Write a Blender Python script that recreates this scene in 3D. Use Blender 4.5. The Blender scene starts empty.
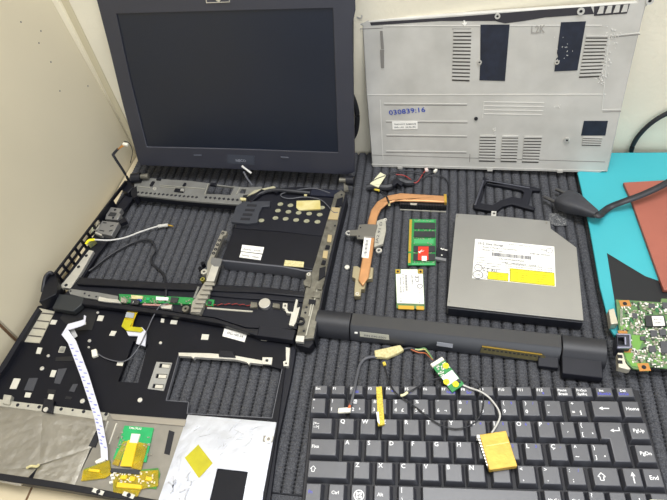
import bpy, bmesh, math, random
from mathutils import Vector, Matrix
from mathutils.geometry import tessellate_polygon
random.seed(7)
SC = bpy.context.scene
COL = SC.collection

# ------------------------------------------------------------------ camera
F_PX, PITCH, ROLL, CAM_H, HEAD = 575.33, 0.87128, -0.176778, 0.49938, 0.206604
def rz(v, a):
    c, s = math.cos(a), math.sin(a)
    return Vector((c*v[0]-s*v[1], s*v[0]+c*v[1], v[2]))
_f = Vector((0, math.cos(PITCH), -math.sin(PITCH)))
_r = Vector((1, 0, 0)); _u = Vector((0, math.sin(PITCH), math.cos(PITCH)))
_c, _s = math.cos(ROLL), math.sin(ROLL)
FWD = rz(_f, HEAD); RGT = rz(_c*_r+_s*_u, HEAD); UP = rz(-_s*_r+_c*_u, HEAD)
CAM = Vector((0, 0, CAM_H))
cd = bpy.data.cameras.new('camera'); co = bpy.data.objects.new('camera', cd); COL.objects.link(co)
m = Matrix((RGT, UP, -FWD)).transposed().to_4x4(); m.translation = CAM
co.matrix_world = m
cd.sensor_width = 36; cd.lens = F_PX/667*36; cd.clip_start = 0.01; cd.clip_end = 50
SC.camera = co
def ray(x, y): return FWD + RGT*((x-333.5)/F_PX) + UP*((250-y)/F_PX)
def at(x, y, z=0.0):
    d = ray(x, y); return CAM + d*((z-CAM_H)/d.z)

class Fr:                                   # a working plane: origin, two axes, normal
    def __init__(s, o, u, v):
        s.o, s.u, s.v = Vector(o), Vector(u).normalized(), Vector(v).normalized(); s.n = s.u.cross(s.v).normalized()
    def P(s, x, y, h=0.0):                  # a point of the photo on this plane, h above it
        d = ray(x, y); return CAM + d*(((s.o-CAM).dot(s.n)+h)/d.dot(s.n))
    def L(s, a, b, h=0.0): return s.o + s.u*a + s.v*b + s.n*h
T = Fr((0, 0, 0), (1, 0, 0), (0, 1, 0))

# ------------------------------------------------------------------ materials
def lin(h):
    r = []
    for i in (0, 2, 4):
        c = int(h[i:i+2], 16)/255
        r.append(c/12.92 if c <= .04045 else ((c+.055)/1.055)**2.4)
    return (*r, 1)
MATS = {}
def mat(name, hx, rough=.5, metal=0.0, var=0.0, vscale=60, bump=0.0, bscale=400, spec=.5, hx2=None, coat=0, vdet=4, alpha=1, trans=0):
    if name in MATS: return MATS[name]
    M = bpy.data.materials.new(name); M.use_nodes = True
    nt = M.node_tree; b = nt.nodes['Principled BSDF']
    b.inputs['Base Color'].default_value = lin(hx)
    b.inputs['Roughness'].default_value = rough; b.inputs['Metallic'].default_value = metal
    b.inputs['Specular IOR Level'].default_value = spec
    if coat: b.inputs['Coat Weight'].default_value = coat
    if alpha < 1: b.inputs['Alpha'].default_value = alpha
    if trans: b.inputs['Transmission Weight'].default_value = trans
    tc = nt.nodes.new('ShaderNodeTexCoord')
    if var or hx2:
        n = nt.nodes.new('ShaderNodeTexNoise'); n.inputs['Scale'].default_value = vscale; n.inputs['Detail'].default_value = vdet
        nt.links.new(tc.outputs['Object'], n.inputs['Vector'])
        r = nt.nodes.new('ShaderNodeValToRGB')
        c1 = lin(hx)
        r.color_ramp.elements[0].position = .3; r.color_ramp.elements[1].position = .7
        c0 = lin(hx2) if hx2 else tuple(c*(1-var) for c in c1[:3])+(1,)
        r.color_ramp.elements[0].color = c0
        r.color_ramp.elements[1].color = c1 if hx2 else tuple(min(1, c*(1+var)) for c in c1[:3])+(1,)
        nt.links.new(n.outputs['Fac'], r.inputs['Fac']); nt.links.new(r.outputs['Color'], b.inputs['Base Color'])
    if bump:
        n2 = nt.nodes.new('ShaderNodeTexNoise'); n2.inputs['Scale'].default_value = bscale; n2.inputs['Detail'].default_value = 3
        nt.links.new(tc.outputs['Object'], n2.inputs['Vector'])
        bp = nt.nodes.new('ShaderNodeBump'); bp.inputs['Strength'].default_value = bump; bp.inputs['Distance'].default_value = .001
        nt.links.new(n2.outputs['Fac'], bp.inputs['Height']); nt.links.new(bp.outputs['Normal'], b.inputs['Normal'])
    MATS[name] = M
    return M
WALL = mat('cream_paint', 'f5eed8', .8, var=.05, vscale=12, bump=.35, bscale=260)
TILE = mat('beige_tile', 'ddd3b8', .38, var=.05, vscale=5)
TILE2 = mat('tan_counter_tile', 'cdbf9f', .5, var=.06, vscale=20)
GROUT = mat('brown_grout', '6b5138', .9)
CAULK = mat('pale_joint', 'd9cfb0', .6)
FOAM = mat('black_foam', '5b5c60', .9, hx2='333438', vscale=900, bump=.5, bscale=1300, spec=.2, vdet=2)
BLK = mat('black_plastic', '0e0f17', .45, spec=.35, var=.15, vscale=80, bump=.05, bscale=1500)
BLK2 = mat('matt_black_plastic', '15161e', .55, spec=.3, var=.15, vscale=60, bump=.1, bscale=1200)
PALM = mat('black_painted_plate', '0c0d15', .5, spec=.22, var=.2, vscale=40)
BEZ = mat('bezel_plastic', '272935', .4, spec=.8, var=.05, vscale=30, bump=.05, bscale=2500)
SCR = mat('screen_glass', '101827', .3, var=.1, vscale=10, spec=.6)
COVER = mat('worn_grey_plastic', 'c6c4bd', .5, hx2='b3b1aa', vscale=28, bump=.08, bscale=900)
COVERD = mat('grey_plastic_shadow_gap', '7d7a75', .6)
DARKIN = mat('dark_opening', '1b1b20', .8)
FILM = mat('black_film', '1b2130', .4, var=.3, vscale=120)
STEEL = mat('brushed_steel', 'bdbcb6', .42, .85, var=.06, vscale=60, bump=.03, bscale=600)
DRIVE = mat('drive_steel', 'a09f9b', .44, .8, var=.05, vscale=22, bump=.03, bscale=500)
RAILM = mat('grey_painted_frame', '82827e', .5, .3, hx2='75746f', vscale=70)
RAILG = mat('nickel_frame', '88857a', .42, .6, hx2='5f5c52', vscale=140, bump=.1, bscale=500)
SILV = mat('bright_silver', 'dcdad2', .35, .7, var=.08, vscale=90)
FOIL = mat('crumpled_foil', 'c2c7d4', .3, 1.0, var=.1, vscale=40, bump=.32, bscale=110)
FOILG = mat('dull_foil', 'a5a29b', .34, .9, var=.1, vscale=30, bump=.6, bscale=110)
PADM = mat('taupe_steel', '8a867d', .5, .6, var=.12, vscale=60)
COPPER = mat('copper', 'd09a6a', .42, .55, var=.12, vscale=70)
GOLD = mat('gold_plating', 'd8b04a', .35, .7)
GOLDT = mat('gold_tape', 'c9a648', .5, .35, var=.12, vscale=90, bump=.3, bscale=300)
KAPT = mat('amber_tape', 'e2c00c', .25, .0, hx2='b09410', vscale=110, coat=.5, bump=.25, bscale=300, alpha=.5)
YEL = mat('yellow_print', 'f2e41a', .5)
YELT = mat('yellow_tape', 'b4ab08', .45, var=.12, vscale=90)
YELS = mat('speckled_yellow', 'e8d24a', .6, hx2='a58c28', vscale=700)
PCB = mat('green_board', '278a45', .42, hx2='1d7f3c', vscale=250, coat=.2)
PCBM = mat('light_green_board', '67804a', .45, hx2='3f7048', vscale=260, coat=.2)
PCBT = mat('touchpad_green_board', '14a05a', .4, var=.1, vscale=100, coat=.2)
CHIP = mat('chip_black', '2a2b2e', .45)
SMD = mat('smd_parts', 'b9b4a4', .5, .2, hx2='6a6453', vscale=900)
ORNG = mat('bare_copper_pad', 'b9803f', .45, .3)
WHITE = mat('white_label', 'eeece4', .6, var=.03)
CREAM = mat('cream_tape', 'd8cf9c', .75, hx2='b8ac78', vscale=500)
INK = mat('grey_ink', '55555a', .7)
INKL = mat('pale_ink', '5e5e60', .7)
BLUE = mat('blue_ink', '2f49a8', .7)
KBLUE = mat('blue_legend', '4d4fc0', .6)
KWHITE = mat('white_legend', 'f0f0f0', .6)
KEY = mat('key_plastic', '3b3c42', .42, spec=1.0, var=.06, vscale=200, bump=.06, bscale=2500)
KBASE = mat('keyboard_plate', '15151b', .6)
BATT = mat('battery_plastic', '10121a', .38, spec=1.0, var=.05, vscale=60, bump=.05, bscale=2500)
RED = mat('red_sticker', 'd8341c', .5)
REDW = mat('red_wire', '98302c', .5)
TEAL = mat('teal_cover', '37a4ae', .5, var=.04, vscale=14)
TEALD = mat('teal_edge', '1f8f99', .6)
SALM = mat('salmon_board', '995646', .6, var=.06, vscale=25)
CORD = mat('black_rubber', '202126', .5)
GREYC = mat('grey_cable', '54555a', .5)
WHITC = mat('white_cable', 'c2c0ba', .45)
CONN = mat('white_connector', 'e4e0cf', .5)
RIBW = mat('white_ribbon', 'cdcdd6', .5)
CHROME = mat('chrome', 'e0e0e0', .2, 1)
TAPE = mat('dusty_clear_tape', '6c6d6e', .35, hx2='3c3d40', vscale=500)
DUST = mat('scuff_white', 'dcdad4', .8)
SHEET = mat('grey_sheet', 'b9b6a9', .5, .5, var=.08, vscale=200)

# ------------------------------------------------------------------ mesh helpers
_glyph = {}
def glyphs(s):
    if s not in _glyph:
        c = bpy.data.curves.new('lettering', 'FONT'); c.body = s; c.size = 1; c.resolution_u = 2; c.offset = .014
        o = bpy.data.objects.new('lettering', c); COL.objects.link(o)
        bpy.context.view_layer.update()
        e = o.evaluated_get(bpy.context.evaluated_depsgraph_get()); me = e.to_mesh()
        vs = [v.co.copy() for v in me.vertices]; fs = [tuple(p.vertices) for p in me.polygons]
        e.to_mesh_clear(); bpy.data.objects.remove(o); bpy.data.curves.remove(c)
        x0 = min(v.x for v in vs); x1 = max(v.x for v in vs)
        _glyph[s] = (vs, fs, x0, x1)
    return _glyph[s]

class MB:
    def __init__(s): s.v = []; s.f = []; s.mi = []; s.cur = 0; s.mats = []
    def use(s, m):
        if m not in s.mats: s.mats.append(m)
        s.cur = s.mats.index(m); return s
    def add(s, vs, fs):
        b = len(s.v); s.v += [Vector(p) for p in vs]
        for f in fs: s.f.append(tuple(i+b for i in f)); s.mi.append(s.cur)
        return s
    def prism(s, loops, ext):                # loops: outer + holes (3D, planar); ext: vector to the other face
        flat = [p for l in loops for p in l]; n = len(flat)
        tris = tessellate_polygon([[Vector(p) for p in l] for l in loops])
        vs = flat + [Vector(p)+ext for p in flat]
        fs = [tuple(t) for t in tris] + [tuple(i+n for i in reversed(t)) for t in tris]
        b = 0
        for l in loops:
            k = len(l)
            for i in range(k):
                j = (i+1) % k; fs.append((b+i, b+j, b+j+n, b+i+n))
            b += k
        return s.add(vs, fs)
    def pl(s, fr, px, h0, h1, holes=()):     # outline seen at height h1, down to h0
        return s.prism([[fr.P(x, y, h1) for x, y in l] for l in [px]+list(holes)], fr.n*(h0-h1))
    def lp(s, fr, ab, h0, h1, holes=()):
        return s.prism([[fr.L(a, b, h1) for a, b in l] for l in [ab]+list(holes)], fr.n*(h0-h1))
    def bar(s, fr, p0, p1, w, h0, h1):       # straight bar of width w along two photo points
        a, b = fr.P(*p0, h1), fr.P(*p1, h1); d = (b-a).normalized(); k = fr.n.cross(d)*(w/2)
        return s.prism([[a-k, b-k, b+k, a+k]], fr.n*(h0-h1))
    def rect(s, fr, p, w, d, h0, h1, ang=0): # w x d box around a photo point
        c = fr.P(*p, h1); ca, sa = math.cos(ang), math.sin(ang)
        u = fr.u*ca+fr.v*sa; v = fr.v*ca-fr.u*sa
        return s.prism([[c-u*w/2-v*d/2, c+u*w/2-v*d/2, c+u*w/2+v*d/2, c-u*w/2+v*d/2]], fr.n*(h0-h1))
    def cyl(s, fr, p, r, h0, h1, seg=14, hole=0):
        c = fr.P(*p, h1)
        def ring(q): return [c+fr.u*q*math.cos(2*math.pi*i/seg)+fr.v*q*math.sin(2*math.pi*i/seg) for i in range(seg)]
        return s.prism([ring(r)]+([ring(hole)] if hole else []), fr.n*(h0-h1))
    def tube(s, pts, r, seg=8, smooth=5, flat=1.0):
        P = [Vector(p) for p in pts]
        if smooth > 1 and len(P) > 2:
            Q = []
            for i in range(len(P)-1):
                p0, p1, p2, p3 = P[max(i-1, 0)], P[i], P[i+1], P[min(i+2, len(P)-1)]
                for k in range(smooth):
                    t = k/smooth
                    Q.append(.5*((2*p1)+(p2-p0)*t+(2*p0-5*p1+4*p2-p3)*t*t+(3*p1-p0-3*p2+p3)*t**3))
            Q.append(P[-1]); P = Q
        vs = []; fs = []; n = len(P); up = Vector((0, 0, 1))
        for i, p in enumerate(P):
            d = (P[min(i+1, n-1)]-P[max(i-1, 0)])
            d = d.normalized() if d.length > 1e-9 else Vector((1, 0, 0))
            a = up.cross(d)
            if a.length < 1e-3: a = Vector((1, 0, 0)).cross(d)
            a.normalize(); b = d.cross(a)
            for k in range(seg):
                q = 2*math.pi*k/seg
                vs.append(p + a*r*flat*math.cos(q) + b*r*math.sin(q))
        for i in range(n-1):
            for k in range(seg):
                fs.append((i*seg+k, i*seg+(k+1) % seg, (i+1)*seg+(k+1) % seg, (i+1)*seg+k))
        fs.append(tuple(range(seg))); fs.append(tuple((n-1)*seg+k for k in range(seg)))
        return s.add(vs, fs)
    def cab(s, fr, pts, r, h=None, **k):     # cable through photo points lying at height h (default: resting)
        return s.tube([fr.P(p[0], p[1], (p[2] if len(p) > 2 else (r if h is None else h))) for p in pts], r, **k)
    def strip(s, fr, lr, th):                # flat flexible strip: rows of (left photo point, right photo point, height)
        vs = []; fs = []
        for (l, r, h) in lr:
            a, b = fr.P(*l, h), fr.P(*r, h); vs += [a, b, b-fr.n*th, a-fr.n*th]
        n = len(lr)
        for i in range(n-1):
            for k in range(4): fs.append((4*i+k, 4*i+(k+1) % 4, 4*i+4+(k+1) % 4, 4*i+4+k))
        fs += [(0, 1, 2, 3), (4*n-4, 4*n-3, 4*n-2, 4*n-1)]
        return s.add(vs, fs)
    def text(s, st, o, xd, yd, size, width=None):   # lettering: baseline start, directions, cap size or width
        vs, fs, x0, x1 = glyphs(st)
        k = size
        kx = width/(x1-x0) if width else k
        return s.add([o+xd*((v.x-x0)*kx)+yd*(v.y*k) for v in vs], fs)
    def tpx(s, st, fr, p0, p1, h, size=None):
        a, b = fr.P(*p0, h), fr.P(*p1, h); w = (b-a).length; xd = (b-a).normalized(); yd = fr.n.cross(xd)
        vs, fs, x0, x1 = glyphs(st)
        return s.text(st, a, xd, yd, size or w/(x1-x0), w)
    def frustum(s, q0, q1):
        return s.add(list(q0)+list(q1), [(3, 2, 1, 0), (4, 5, 6, 7)]+[(i, (i+1) % 4, 4+(i+1) % 4, 4+i) for i in range(4)])
    def build(s, name, m, parent=None, bevel=0, flat_shade=False, kind=None, label=None, fix=True):
        me = bpy.data.meshes.new(name)
        root = parent
        while root is not None and root.parent is not None: root = root.parent
        off = root.location.copy() if root is not None else Vector((0, 0, 0))
        me.from_pydata([p-off for p in s.v], [], s.f)
        mats = s.mats if s.mats else [m]
        for q in mats: me.materials.append(q)
        if len(mats) > 1: me.polygons.foreach_set('material_index', s.mi)
        if fix:
            bm = bmesh.new(); bm.from_mesh(me); bmesh.ops.recalc_face_normals(bm, faces=bm.faces); bm.to_mesh(me); bm.free()
        if not flat_shade:
            me.polygons.foreach_set('use_smooth', [True]*len(me.polygons)); me.set_sharp_from_angle(angle=math.radians(38))
        me.update()
        o = bpy.data.objects.new(name, me); COL.objects.link(o)
        if parent is not None: o.parent = parent
        if bevel:
            b = o.modifiers.new('bevel', 'BEVEL'); b.width = bevel; b.segments = 2; b.limit_method = 'ANGLE'; b.angle_limit = math.radians(50)
        if kind: o['kind'] = kind
        if label: o['label'] = label
        return o
def thing(name, label, cat, loc, group=None):
    o = bpy.data.objects.new(name, None); COL.objects.link(o); o.location = loc; o.empty_display_size = .01
    o['label'] = label; o['category'] = cat
    if group: o['group'] = group
    return o
def tag(o, label, cat, group=None):
    o['label'] = label; o['category'] = cat
    if group: o['group'] = group
    return o
def one(mb, name, m, label, cat, **k): return tag(mb.build(name, m, **k), label, cat)

# ------------------------------------------------------------------ setting: walls and counter
WY = -math.radians(3.9)                       # the wall and the ribs of the mat run at this heading
wu = Vector((math.cos(WY), math.sin(WY), 0)); wv = Vector((-math.sin(WY), math.cos(WY), 0)); ZU = Vector((0, 0, 1))
W0 = at(362, 150, 0)
WB = Fr(W0, wu, ZU)                           # back wall plane, normal towards the room
corner = W0 + wu*((at(134, 150, 0)-W0).dot(wu))
CA = (corner-W0).dot(wu)
ZB = -.0098
MB().lp(WB, [(CA-.06, -.9), (.95, -.9), (.95, 1.3), (CA-.06, 1.3)], -.06, 0).build('wall_back', WALL, kind='structure')
_q = Vector((-.4445, .16, 0)); LD = (_q-corner).normalized()
def neg(l): return [(-a, b) for a, b in l]
LW = Fr(corner, -LD, ZU)                      # left wall plane (runs towards the viewer)
MB().lp(LW, neg([(0, -.9), (.95, -.9), (.95, 1.3), (0, 1.3)]), -.06, -.004).build('wall_left', WALL, kind='structure')
J = None
_p = LW.P(8, 332, 0); jd = (_p-corner).dot(LD)
def lw(x, y):
    p = LW.P(x, y, 0)-corner; return (max(.0005, p.dot(LD)), p.z)
MB().lp(LW, neg([(.001, -.012), (jd-.0015, -.012), (jd-.0015, 1.1), (lw(44, -12)[0]+.1, 1.1), lw(44, -12), lw(54, 3), lw(66, 25), lw(82, 54), lw(106, 96), lw(127, 133)]), -.0035, .0).build("trim_1", TILE, kind="structure", bevel=.0015)
MB().lp(LW, neg([(jd+.0015, -.012), (.95, -.012), (.95, 1.1), (jd+.0015, 1.1)]), -.0035, .0).build('trim_2', TILE, kind='structure', bevel=.0015)
MB().lp(LW, neg([(jd-.002, -.012), (jd+.002, -.012), (jd+.002, 1.1), (jd-.002, 1.1)]), -.0038, -.0012).build('trim_3', GROUT, kind='structure')
MB().lp(WB, [(CA, -.012), (CA+.009, -.012), (CA+.009, 1.2), (CA, 1.2)], 0, .0012).build('trim_4', CAULK, kind='structure', bevel=.0006)
# dark specks on the tile
sp = MB()
for x, y in ((21, 22), (41, 31), (51, 62), (88, 86), (39, 43), (60, 91)):
    sp.cyl(LW, (x, y), .0009, -.0005, .0002, 7)
sp.build('trim_5', INK, kind='structure')
TB = Fr((0, 0, ZB), wu, wv)
wl = (corner-TB.o).dot(wu); wf = (W0-TB.o).dot(wv)
ct = thing('countertop', 'tan tiled countertop with brown grout lines under the black mat', 'countertop', (0, .2, ZB-.03))
MB().lp(TB, [(wl-.03, -.08), (.62, -.08), (.62, wf), (wl+.001, wf)], -.03, 0).build('slab', TILE2, ct)
g = MB()
ga = (at(29, 494, ZB)-TB.o).dot(wu)
for k in range(-1, 4):
    a = ga+k*.2
    if a > wl+.01 and a < .6: g.lp(TB, [(a-.001, -.08), (a+.001, -.08), (a+.001, wf-.002), (a-.001, wf-.002)], -.001, .0003)
g.build('grout_line', GROUT, ct)

# ------------------------------------------------------------------ ribbed mat
RA = -math.radians(3.64)
ru = Vector((math.cos(RA), math.sin(RA), 0)); rv = Vector((-math.sin(RA), math.cos(RA), 0))
def build_mat():
    a0 = at(93, 255, 0).dot(ru)-.006; a1 = .52; pitch = .0106
    b0 = (at(286, 494, 0)).dot(rv); b1 = W0.dot(rv)-.004
    nr = int((a1-a0)/pitch); prof = (-.9, -.82, -.5, 0, .5, .82, .9)
    nb = 480; db = (b1-b0)/nb
    rows = []; A = [(a0, 'e', 0)]
    for r in range(nr):
        A.append((a0+r*pitch, 'g', r))
        for t in prof: A.append((a0+(r+.5+t*.5)*pitch, 't', abs(t)))
    A.append((a0+nr*pitch, 'g', nr))
    vs = []; fs = []
    rnd = random.Random(3)
    ph = [rnd.random()*6 for _ in range(nr+2)]
    for j in range(nb+1):
        b = b0+j*db; rr = -1
        for (a, k, t) in A:
            if k == 'g':
                z = -.0026 if (j % 4) < 2 else -.0092; rr = t
            elif k == 'e': z = -.0092
            else:
                z = -.0030*t**5 - (.0010 if t > .89 and j % 4 > 1 else 0) - .00034*(1+math.sin(b*1500+ph[max(rr, 0)]+.5*math.sin(b*190+ph[rr]*3)))
            if k == 't' and t > .75 and j % 4 > 1: z -= .0007 if t < .89 else .0022
            if j == 0 or j == nb: z = min(z, -.0045)
            p = ru*a+rv*b; vs.append((p.x, p.y, z))
    n = len(A)
    for j in range(nb):
        for i in range(n-1): fs.append((j*n+i, j*n+i+1, (j+1)*n+i+1, (j+1)*n+i))
    ex = -.0063
    mb = MB(); mb.add(vs, fs)
    # flat sewn hem along the front and a backing sheet
    def sheet(x0, x1, y0, y1, z0, z1):
        q = [ru*x0+rv*y0, ru*x1+rv*y0, ru*x1+rv*y1, ru*x0+rv*y1]
        mb.prism([[p+ZU*z1 for p in q]], ZU*(z0-z1))
    sheet(a0-.002, a0+nr*pitch+.002, b0-.010, b0-.0004, -.0095, -.0022)
    sheet(a0, a0+nr*pitch, b0, b1, -.0096, -.0090)
    o = mb.build('ribbed_mat', FOAM, fix=False)
    tag(o, 'black ribbed foam mat covering the countertop', 'mat')
build_mat()

# ------------------------------------------------------------------ laptop screen
B0, B1 = at(139.5, 167, .022), at(354.5, 173, .022)
lu = (B1-B0).normalized(); ln = ZU.cross(lu)
LE = math.radians(76.5)
LID = Fr(B0, lu, ln*math.cos(LE)+ZU*math.sin(LE))
t = thing('laptop_screen', 'black laptop screen standing open against the cream wall', 'laptop screen', ((B0+B1)/2).xy.to_3d())
outer = [(96, -2), (92, -18), (354, -20), (355.3, 10), (352.3, 24), (353.3, 90), (354.6, 150), (354.7, 172), (347, 174.8), (240, 169.5), (141, 165.5), (138, 162), (122, 102), (109.5, 50)]
hole = [(116.5, 14), (332.6, 8.4), (335.2, 80), (338.2, 152.6), (240, 149), (147, 146.8), (131.5, 84), (124, 50)]
MB().pl(LID, outer, -.001, .0022, [hole]).build('bezel', BEZ, t, bevel=.0008)
MB().pl(LID, [(110, 8), (338, 2), (343, 158), (143, 152)], -.001, .0006).build('display_panel', SCR, t)
MB().pl(LID, [(97, -1), (93, -16), (353, -18), (353, 60), (354, 171), (141, 164)], -.008, -.0012).build('back_shell', BLK, t, bevel=.002)
MB().pl(LID, [(227.5, 154.5), (254.5, 156), (254, 165), (227, 163.5)], .002, .0025).build('badge', mat('badge_grey', '3a3e48', .4), t)
bd = bpy.data.objects[t.children[-1].name]
MB().tpx('NECO', LID, (236, 161.6), (246, 162), .0027).build('lettering', mat('badge_letters', '8f929c', .4), bd)
for a, b in (((193.5, 155.5), (201.5, 155.7)), ((280.5, 157.3), (288.5, 158))):
    MB().bar(LID, a, b, .0016, .0018, .0034).build('rubber_bumper', mat('bumper_grey', '4a4d57', .6), t, bevel=.0004)
w = MB().pl(LID, [(206, 3.2), (230, 2.2), (229, -12), (205, -11)], .0015, .0032, [[(207, 2.4), (229.2, 1.5), (228, -11), (206, -10)]]).build('webcam_frame', CHROME, t)
MB().pl(LID, [(207, 2.4), (229.2, 1.5), (228, -11), (206, -10)], .0014, .0026).build('webcam_window', BEZ, w)
MB().cyl(LID, (218, -1), .0028, .0024, .0036, 16).build('webcam_lens', CHROME, w)
# hinges
def hinge(p0, p1, rr):
    h = MB().tube([at(p0[0], p0[1], .0225), at(p1[0], p1[1], .0225)], rr, 14, 1).build('hinge', BLK, t)
    return h
h = hinge((132, 178.5), (141, 177.6), .0066)
MB().tube([at(141, 176.6, .0235), at(148.5, 176.2, .0235)], .0035, 10, 1).build('pin', RAILG, h)
h = hinge((346.5, 180.5), (354, 181), .006)
MB().tube([at(339.5, 180, .0235), at(346, 180.4, .0235)], .003, 10, 1).build('pin', RAILG, h)
MB().pl(T, [(343.5, 181), (346.5, 181.5), (348.5, 190), (344, 191)], .0185, .021).build('bracket', RAILG, h)
# camera cable sticking up at the left hinge
cab = MB()
cpts = [at(129, 181, .016), at(124, 172, .032), at(114, 156.5, .055), at(113.5, 154, .057), at(118, 149, .062)]
cab.tube(cpts, .0017, 8, 5)
cb = cab.build('screen_cable', CORD, t)
fan = MB().use(ORNG)
for k in range(4):
    fan.tube([at(117.5+k*.5, 149.5-k*.2, .062), at(121+k*.7, 146+k*.2, .066), at(124+k*.8, 143.5+k*.4, .068)], .0005, 6, 3)
fan.build('coloured_wires', ORNG, cb)
MB().rect(Fr((0, 0, .068), (1, 0, 0), (0, 1, 0)), (125, 143.6), .007, .0035, -.0015, .0015, -.3).build('connector', CONN, cb, bevel=.0004)
MB().tube([at(124, 141.5, .068), at(129, 143, .066), at(132.6, 151, .055), at(131.5, 158, .045), at(130.3, 163, .038)], .0005, 6, 6).build('ground_wire', CORD, cb)

# ------------------------------------------------------------------ bottom cover leaning on the wall
C0, C1 = at(371.5, 166.5, .0), at(607.5, 172.5, .0105)
cu = (C1-C0).normalized(); side = ZU.cross(cu).normalized(); cup = cu.cross(side) * -1
cup = side.cross(cu) if side.cross(cu).z > 0 else cu.cross(side)
CE = math.radians(80.0)
CV = Fr(C0, cu, side*math.cos(CE)+cup*math.sin(CE))
t = thing('laptop_bottom_cover', 'grey laptop bottom cover with vents leaning against the wall', 'laptop cover', ((C0+C1)/2))
shell = [(372, 167), (490, 170), (601, 173), (603, 171), (607.5, 172.5), (619, 120), (633, 58.8), (641, 25), (645.6, 7), (648, 5), (648, -3), (638, -3), (637, 2), (587, 5.5), (480, 12.5), (369.5, 20.5), (366.5, 3), (357, 2), (355.5, 24), (362.3, 26), (366, 90)]
MB().pl(CV, shell, -.006, 0).build('shell', COVER, t, bevel=.0012)
MB().pl(CV, [(370, 22.5), (440, 18), (480, 15), (540, 10), (591, 6.5), (594, 14), (545, 17.5), (524, 21), (505, 23.5), (495, 21), (440, 21), (371, 25.5)], -.001, .0003).build('channel', mat('channel_dark', '2f2d33', .6), t)
k = MB().pl(CV, [(594, 6.5), (630, 3.8), (627, 13.5), (594, 16)], -.001, .0003).build('latch_grille', mat('channel_dark', '2f2d33'), t)
for i in range(4):
    x = 599+i*8
    MB().pl(CV, [(x-2, 14.2-i*.6), (x+1, 6.8-i*.6), (x+5.4, 6.5-i*.6), (x+4, 13.5-i*.6)], .0, .0012).build('tooth', COVER, k)
RIDM = mat('cover_ridge', 'cfcdc6', .5)
for a, b in (((367, 95), (606, 94.5)), ((384, 103.5), (467, 104)), ((386, 121), (467.5, 121.5)), ((386.5, 135), (467, 136)), ((386, 151), (466.5, 152)),
             ((602, 110), (621, 109.5)), ((602, 110), (607.5, 50)), ((607.5, 50), (609.5, 36)), ((609.5, 36), (640, 33)), ((371.5, 164.5), (605, 171)),
             ((383, 26), (602, 25.5)), ((380, 100), (383, 160)), ((484, 102), (544, 103)), ((484, 106), (544, 107)), ((484, 110), (543, 111)), ((484, 114), (542, 115)), ((484, 102), (482.5, 118))):
    MB().bar(CV, a, b, .0008, -.0005, .0004).build('ridge', RIDM, t)
for a, b in (((384, 105), (467, 105.5)), ((386, 122.4), (467.5, 123)), ((386.5, 136.3), (467, 137.3)), ((386, 152.3), (466.5, 153.3)), ((470, 154), (469.5, 162)), ((602.5, 112), (621, 111.5)), ((610, 37.4), (640, 34.5)), ((372, 155), (605, 162)), ((360, 29), (383, 28)), ((452, 29), (471, 29))):
    MB().bar(CV, a, b, .0007, -.0005, .0002).build('seam', COVERD, t)
def vent(q, n):
    b = MB().pl(CV, q, -.0005, .0003).build('vent', mat('vent_dark', '4b4844', .8), t)
    s = MB(); (ax, ay), (bx, by), (cx, cy), (dx, dy) = q
    for i in range(n):
        f0, f1 = (i+.02)/n, (i+.55)/n
        L = lambda f: (ax+(dx-ax)*f, ay+(dy-ay)*f); R = lambda f: (bx+(cx-bx)*f, by+(cy-by)*f)
        s.pl(CV, [L(f0), R(f0), R(f1), L(f1)], 0, .0011)
    s.build('slats', COVER, b)
vent([(453.5, 30), (471.5, 30), (469.5, 81.5), (452, 81)], 14)
vent([(586.5, 35.5), (608, 35.5), (601, 77), (579, 78)], 12)
vent([(480, 135.5), (496, 135.5), (494.8, 162), (478.8, 161.6)], 9)
vent([(502.3, 136), (518.5, 136), (516.5, 162.4), (500.6, 162)], 9)
vent([(524.5, 136.5), (542, 136.5), (538.5, 163), (522, 162.6)], 9)
vent([(583, 137), (602.5, 137.5), (600.5, 146), (581.8, 145.6)], 4)
for q in ([(480.5, 24.8), (509.7, 24.6), (505, 81), (479.4, 80.4), (480, 66), (481.5, 64), (480.2, 60)],
          [(561, 22.4), (586, 21.4), (577.4, 70.4), (554.3, 71.5), (556, 59), (558, 57), (557, 53)],
          [(584, 121), (608, 121), (605.4, 135.6), (581, 135.6)]):
    MB().pl(CV, q, -.0003, .0005).build('black_film', FILM, t)
def boss(p, r, hole=True):
    b = MB().cyl(CV, p, r, -.001, .0016, 16, r*.45).build('screw_boss', SILV, t)
    MB().cyl(CV, p, r*.45, -.001, .0006, 12).build('screw_hole', DARKIN, b)
for p, r in (((359.5, 16), .0035), ((497.5, 16.5), .0028), ((581, 11.5), .0035), ((479.5, 62.5), .0024), ((557, 62.5), .0024), ((567, 140.5), .003), ((650, 1), .0035)): boss(p, r)
MB().cyl(CV, (476, 119), .0021, 0, .0012, 14).build('rubber_plug', DARKIN, t)
MB().pl(CV, [(380, 31), (382.5, 31), (384, 49), (381, 49)], 0, .0008).build('latch_slot', COVERD, t)
MB().pl(CV, [(380, 50), (384, 50), (384, 68), (381, 68)], 0, .0008).build('latch_slot', COVERD, t)
lb = MB().pl(CV, [(392, 121.6), (417.5, 121.2), (417.5, 129), (392.5, 129.5)], 0, .0006).build('label', WHITE, t)
x = MB().use(INKL)
x.tpx('THE NOT REMOVE', CV, (394, 125), (416, 124.6), .0008, .0024); x.tpx('100-150  0376-90', CV, (394.5, 128), (415.5, 127.6), .0008, .0024)
x.build('lettering', INKL, lb)
MB().tpx('030839:16', CV, (389.3, 115), (425.5, 111.8), .0007, .0085).build('stamp', BLUE, t)
MB().tpx('L2K', CV, (531, 33.5), (545, 32.5), .0005, .011).build('handwriting', mat('pencil', '9d9a93', .8), t)
sc = MB(); rnd = random.Random(5)
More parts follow.
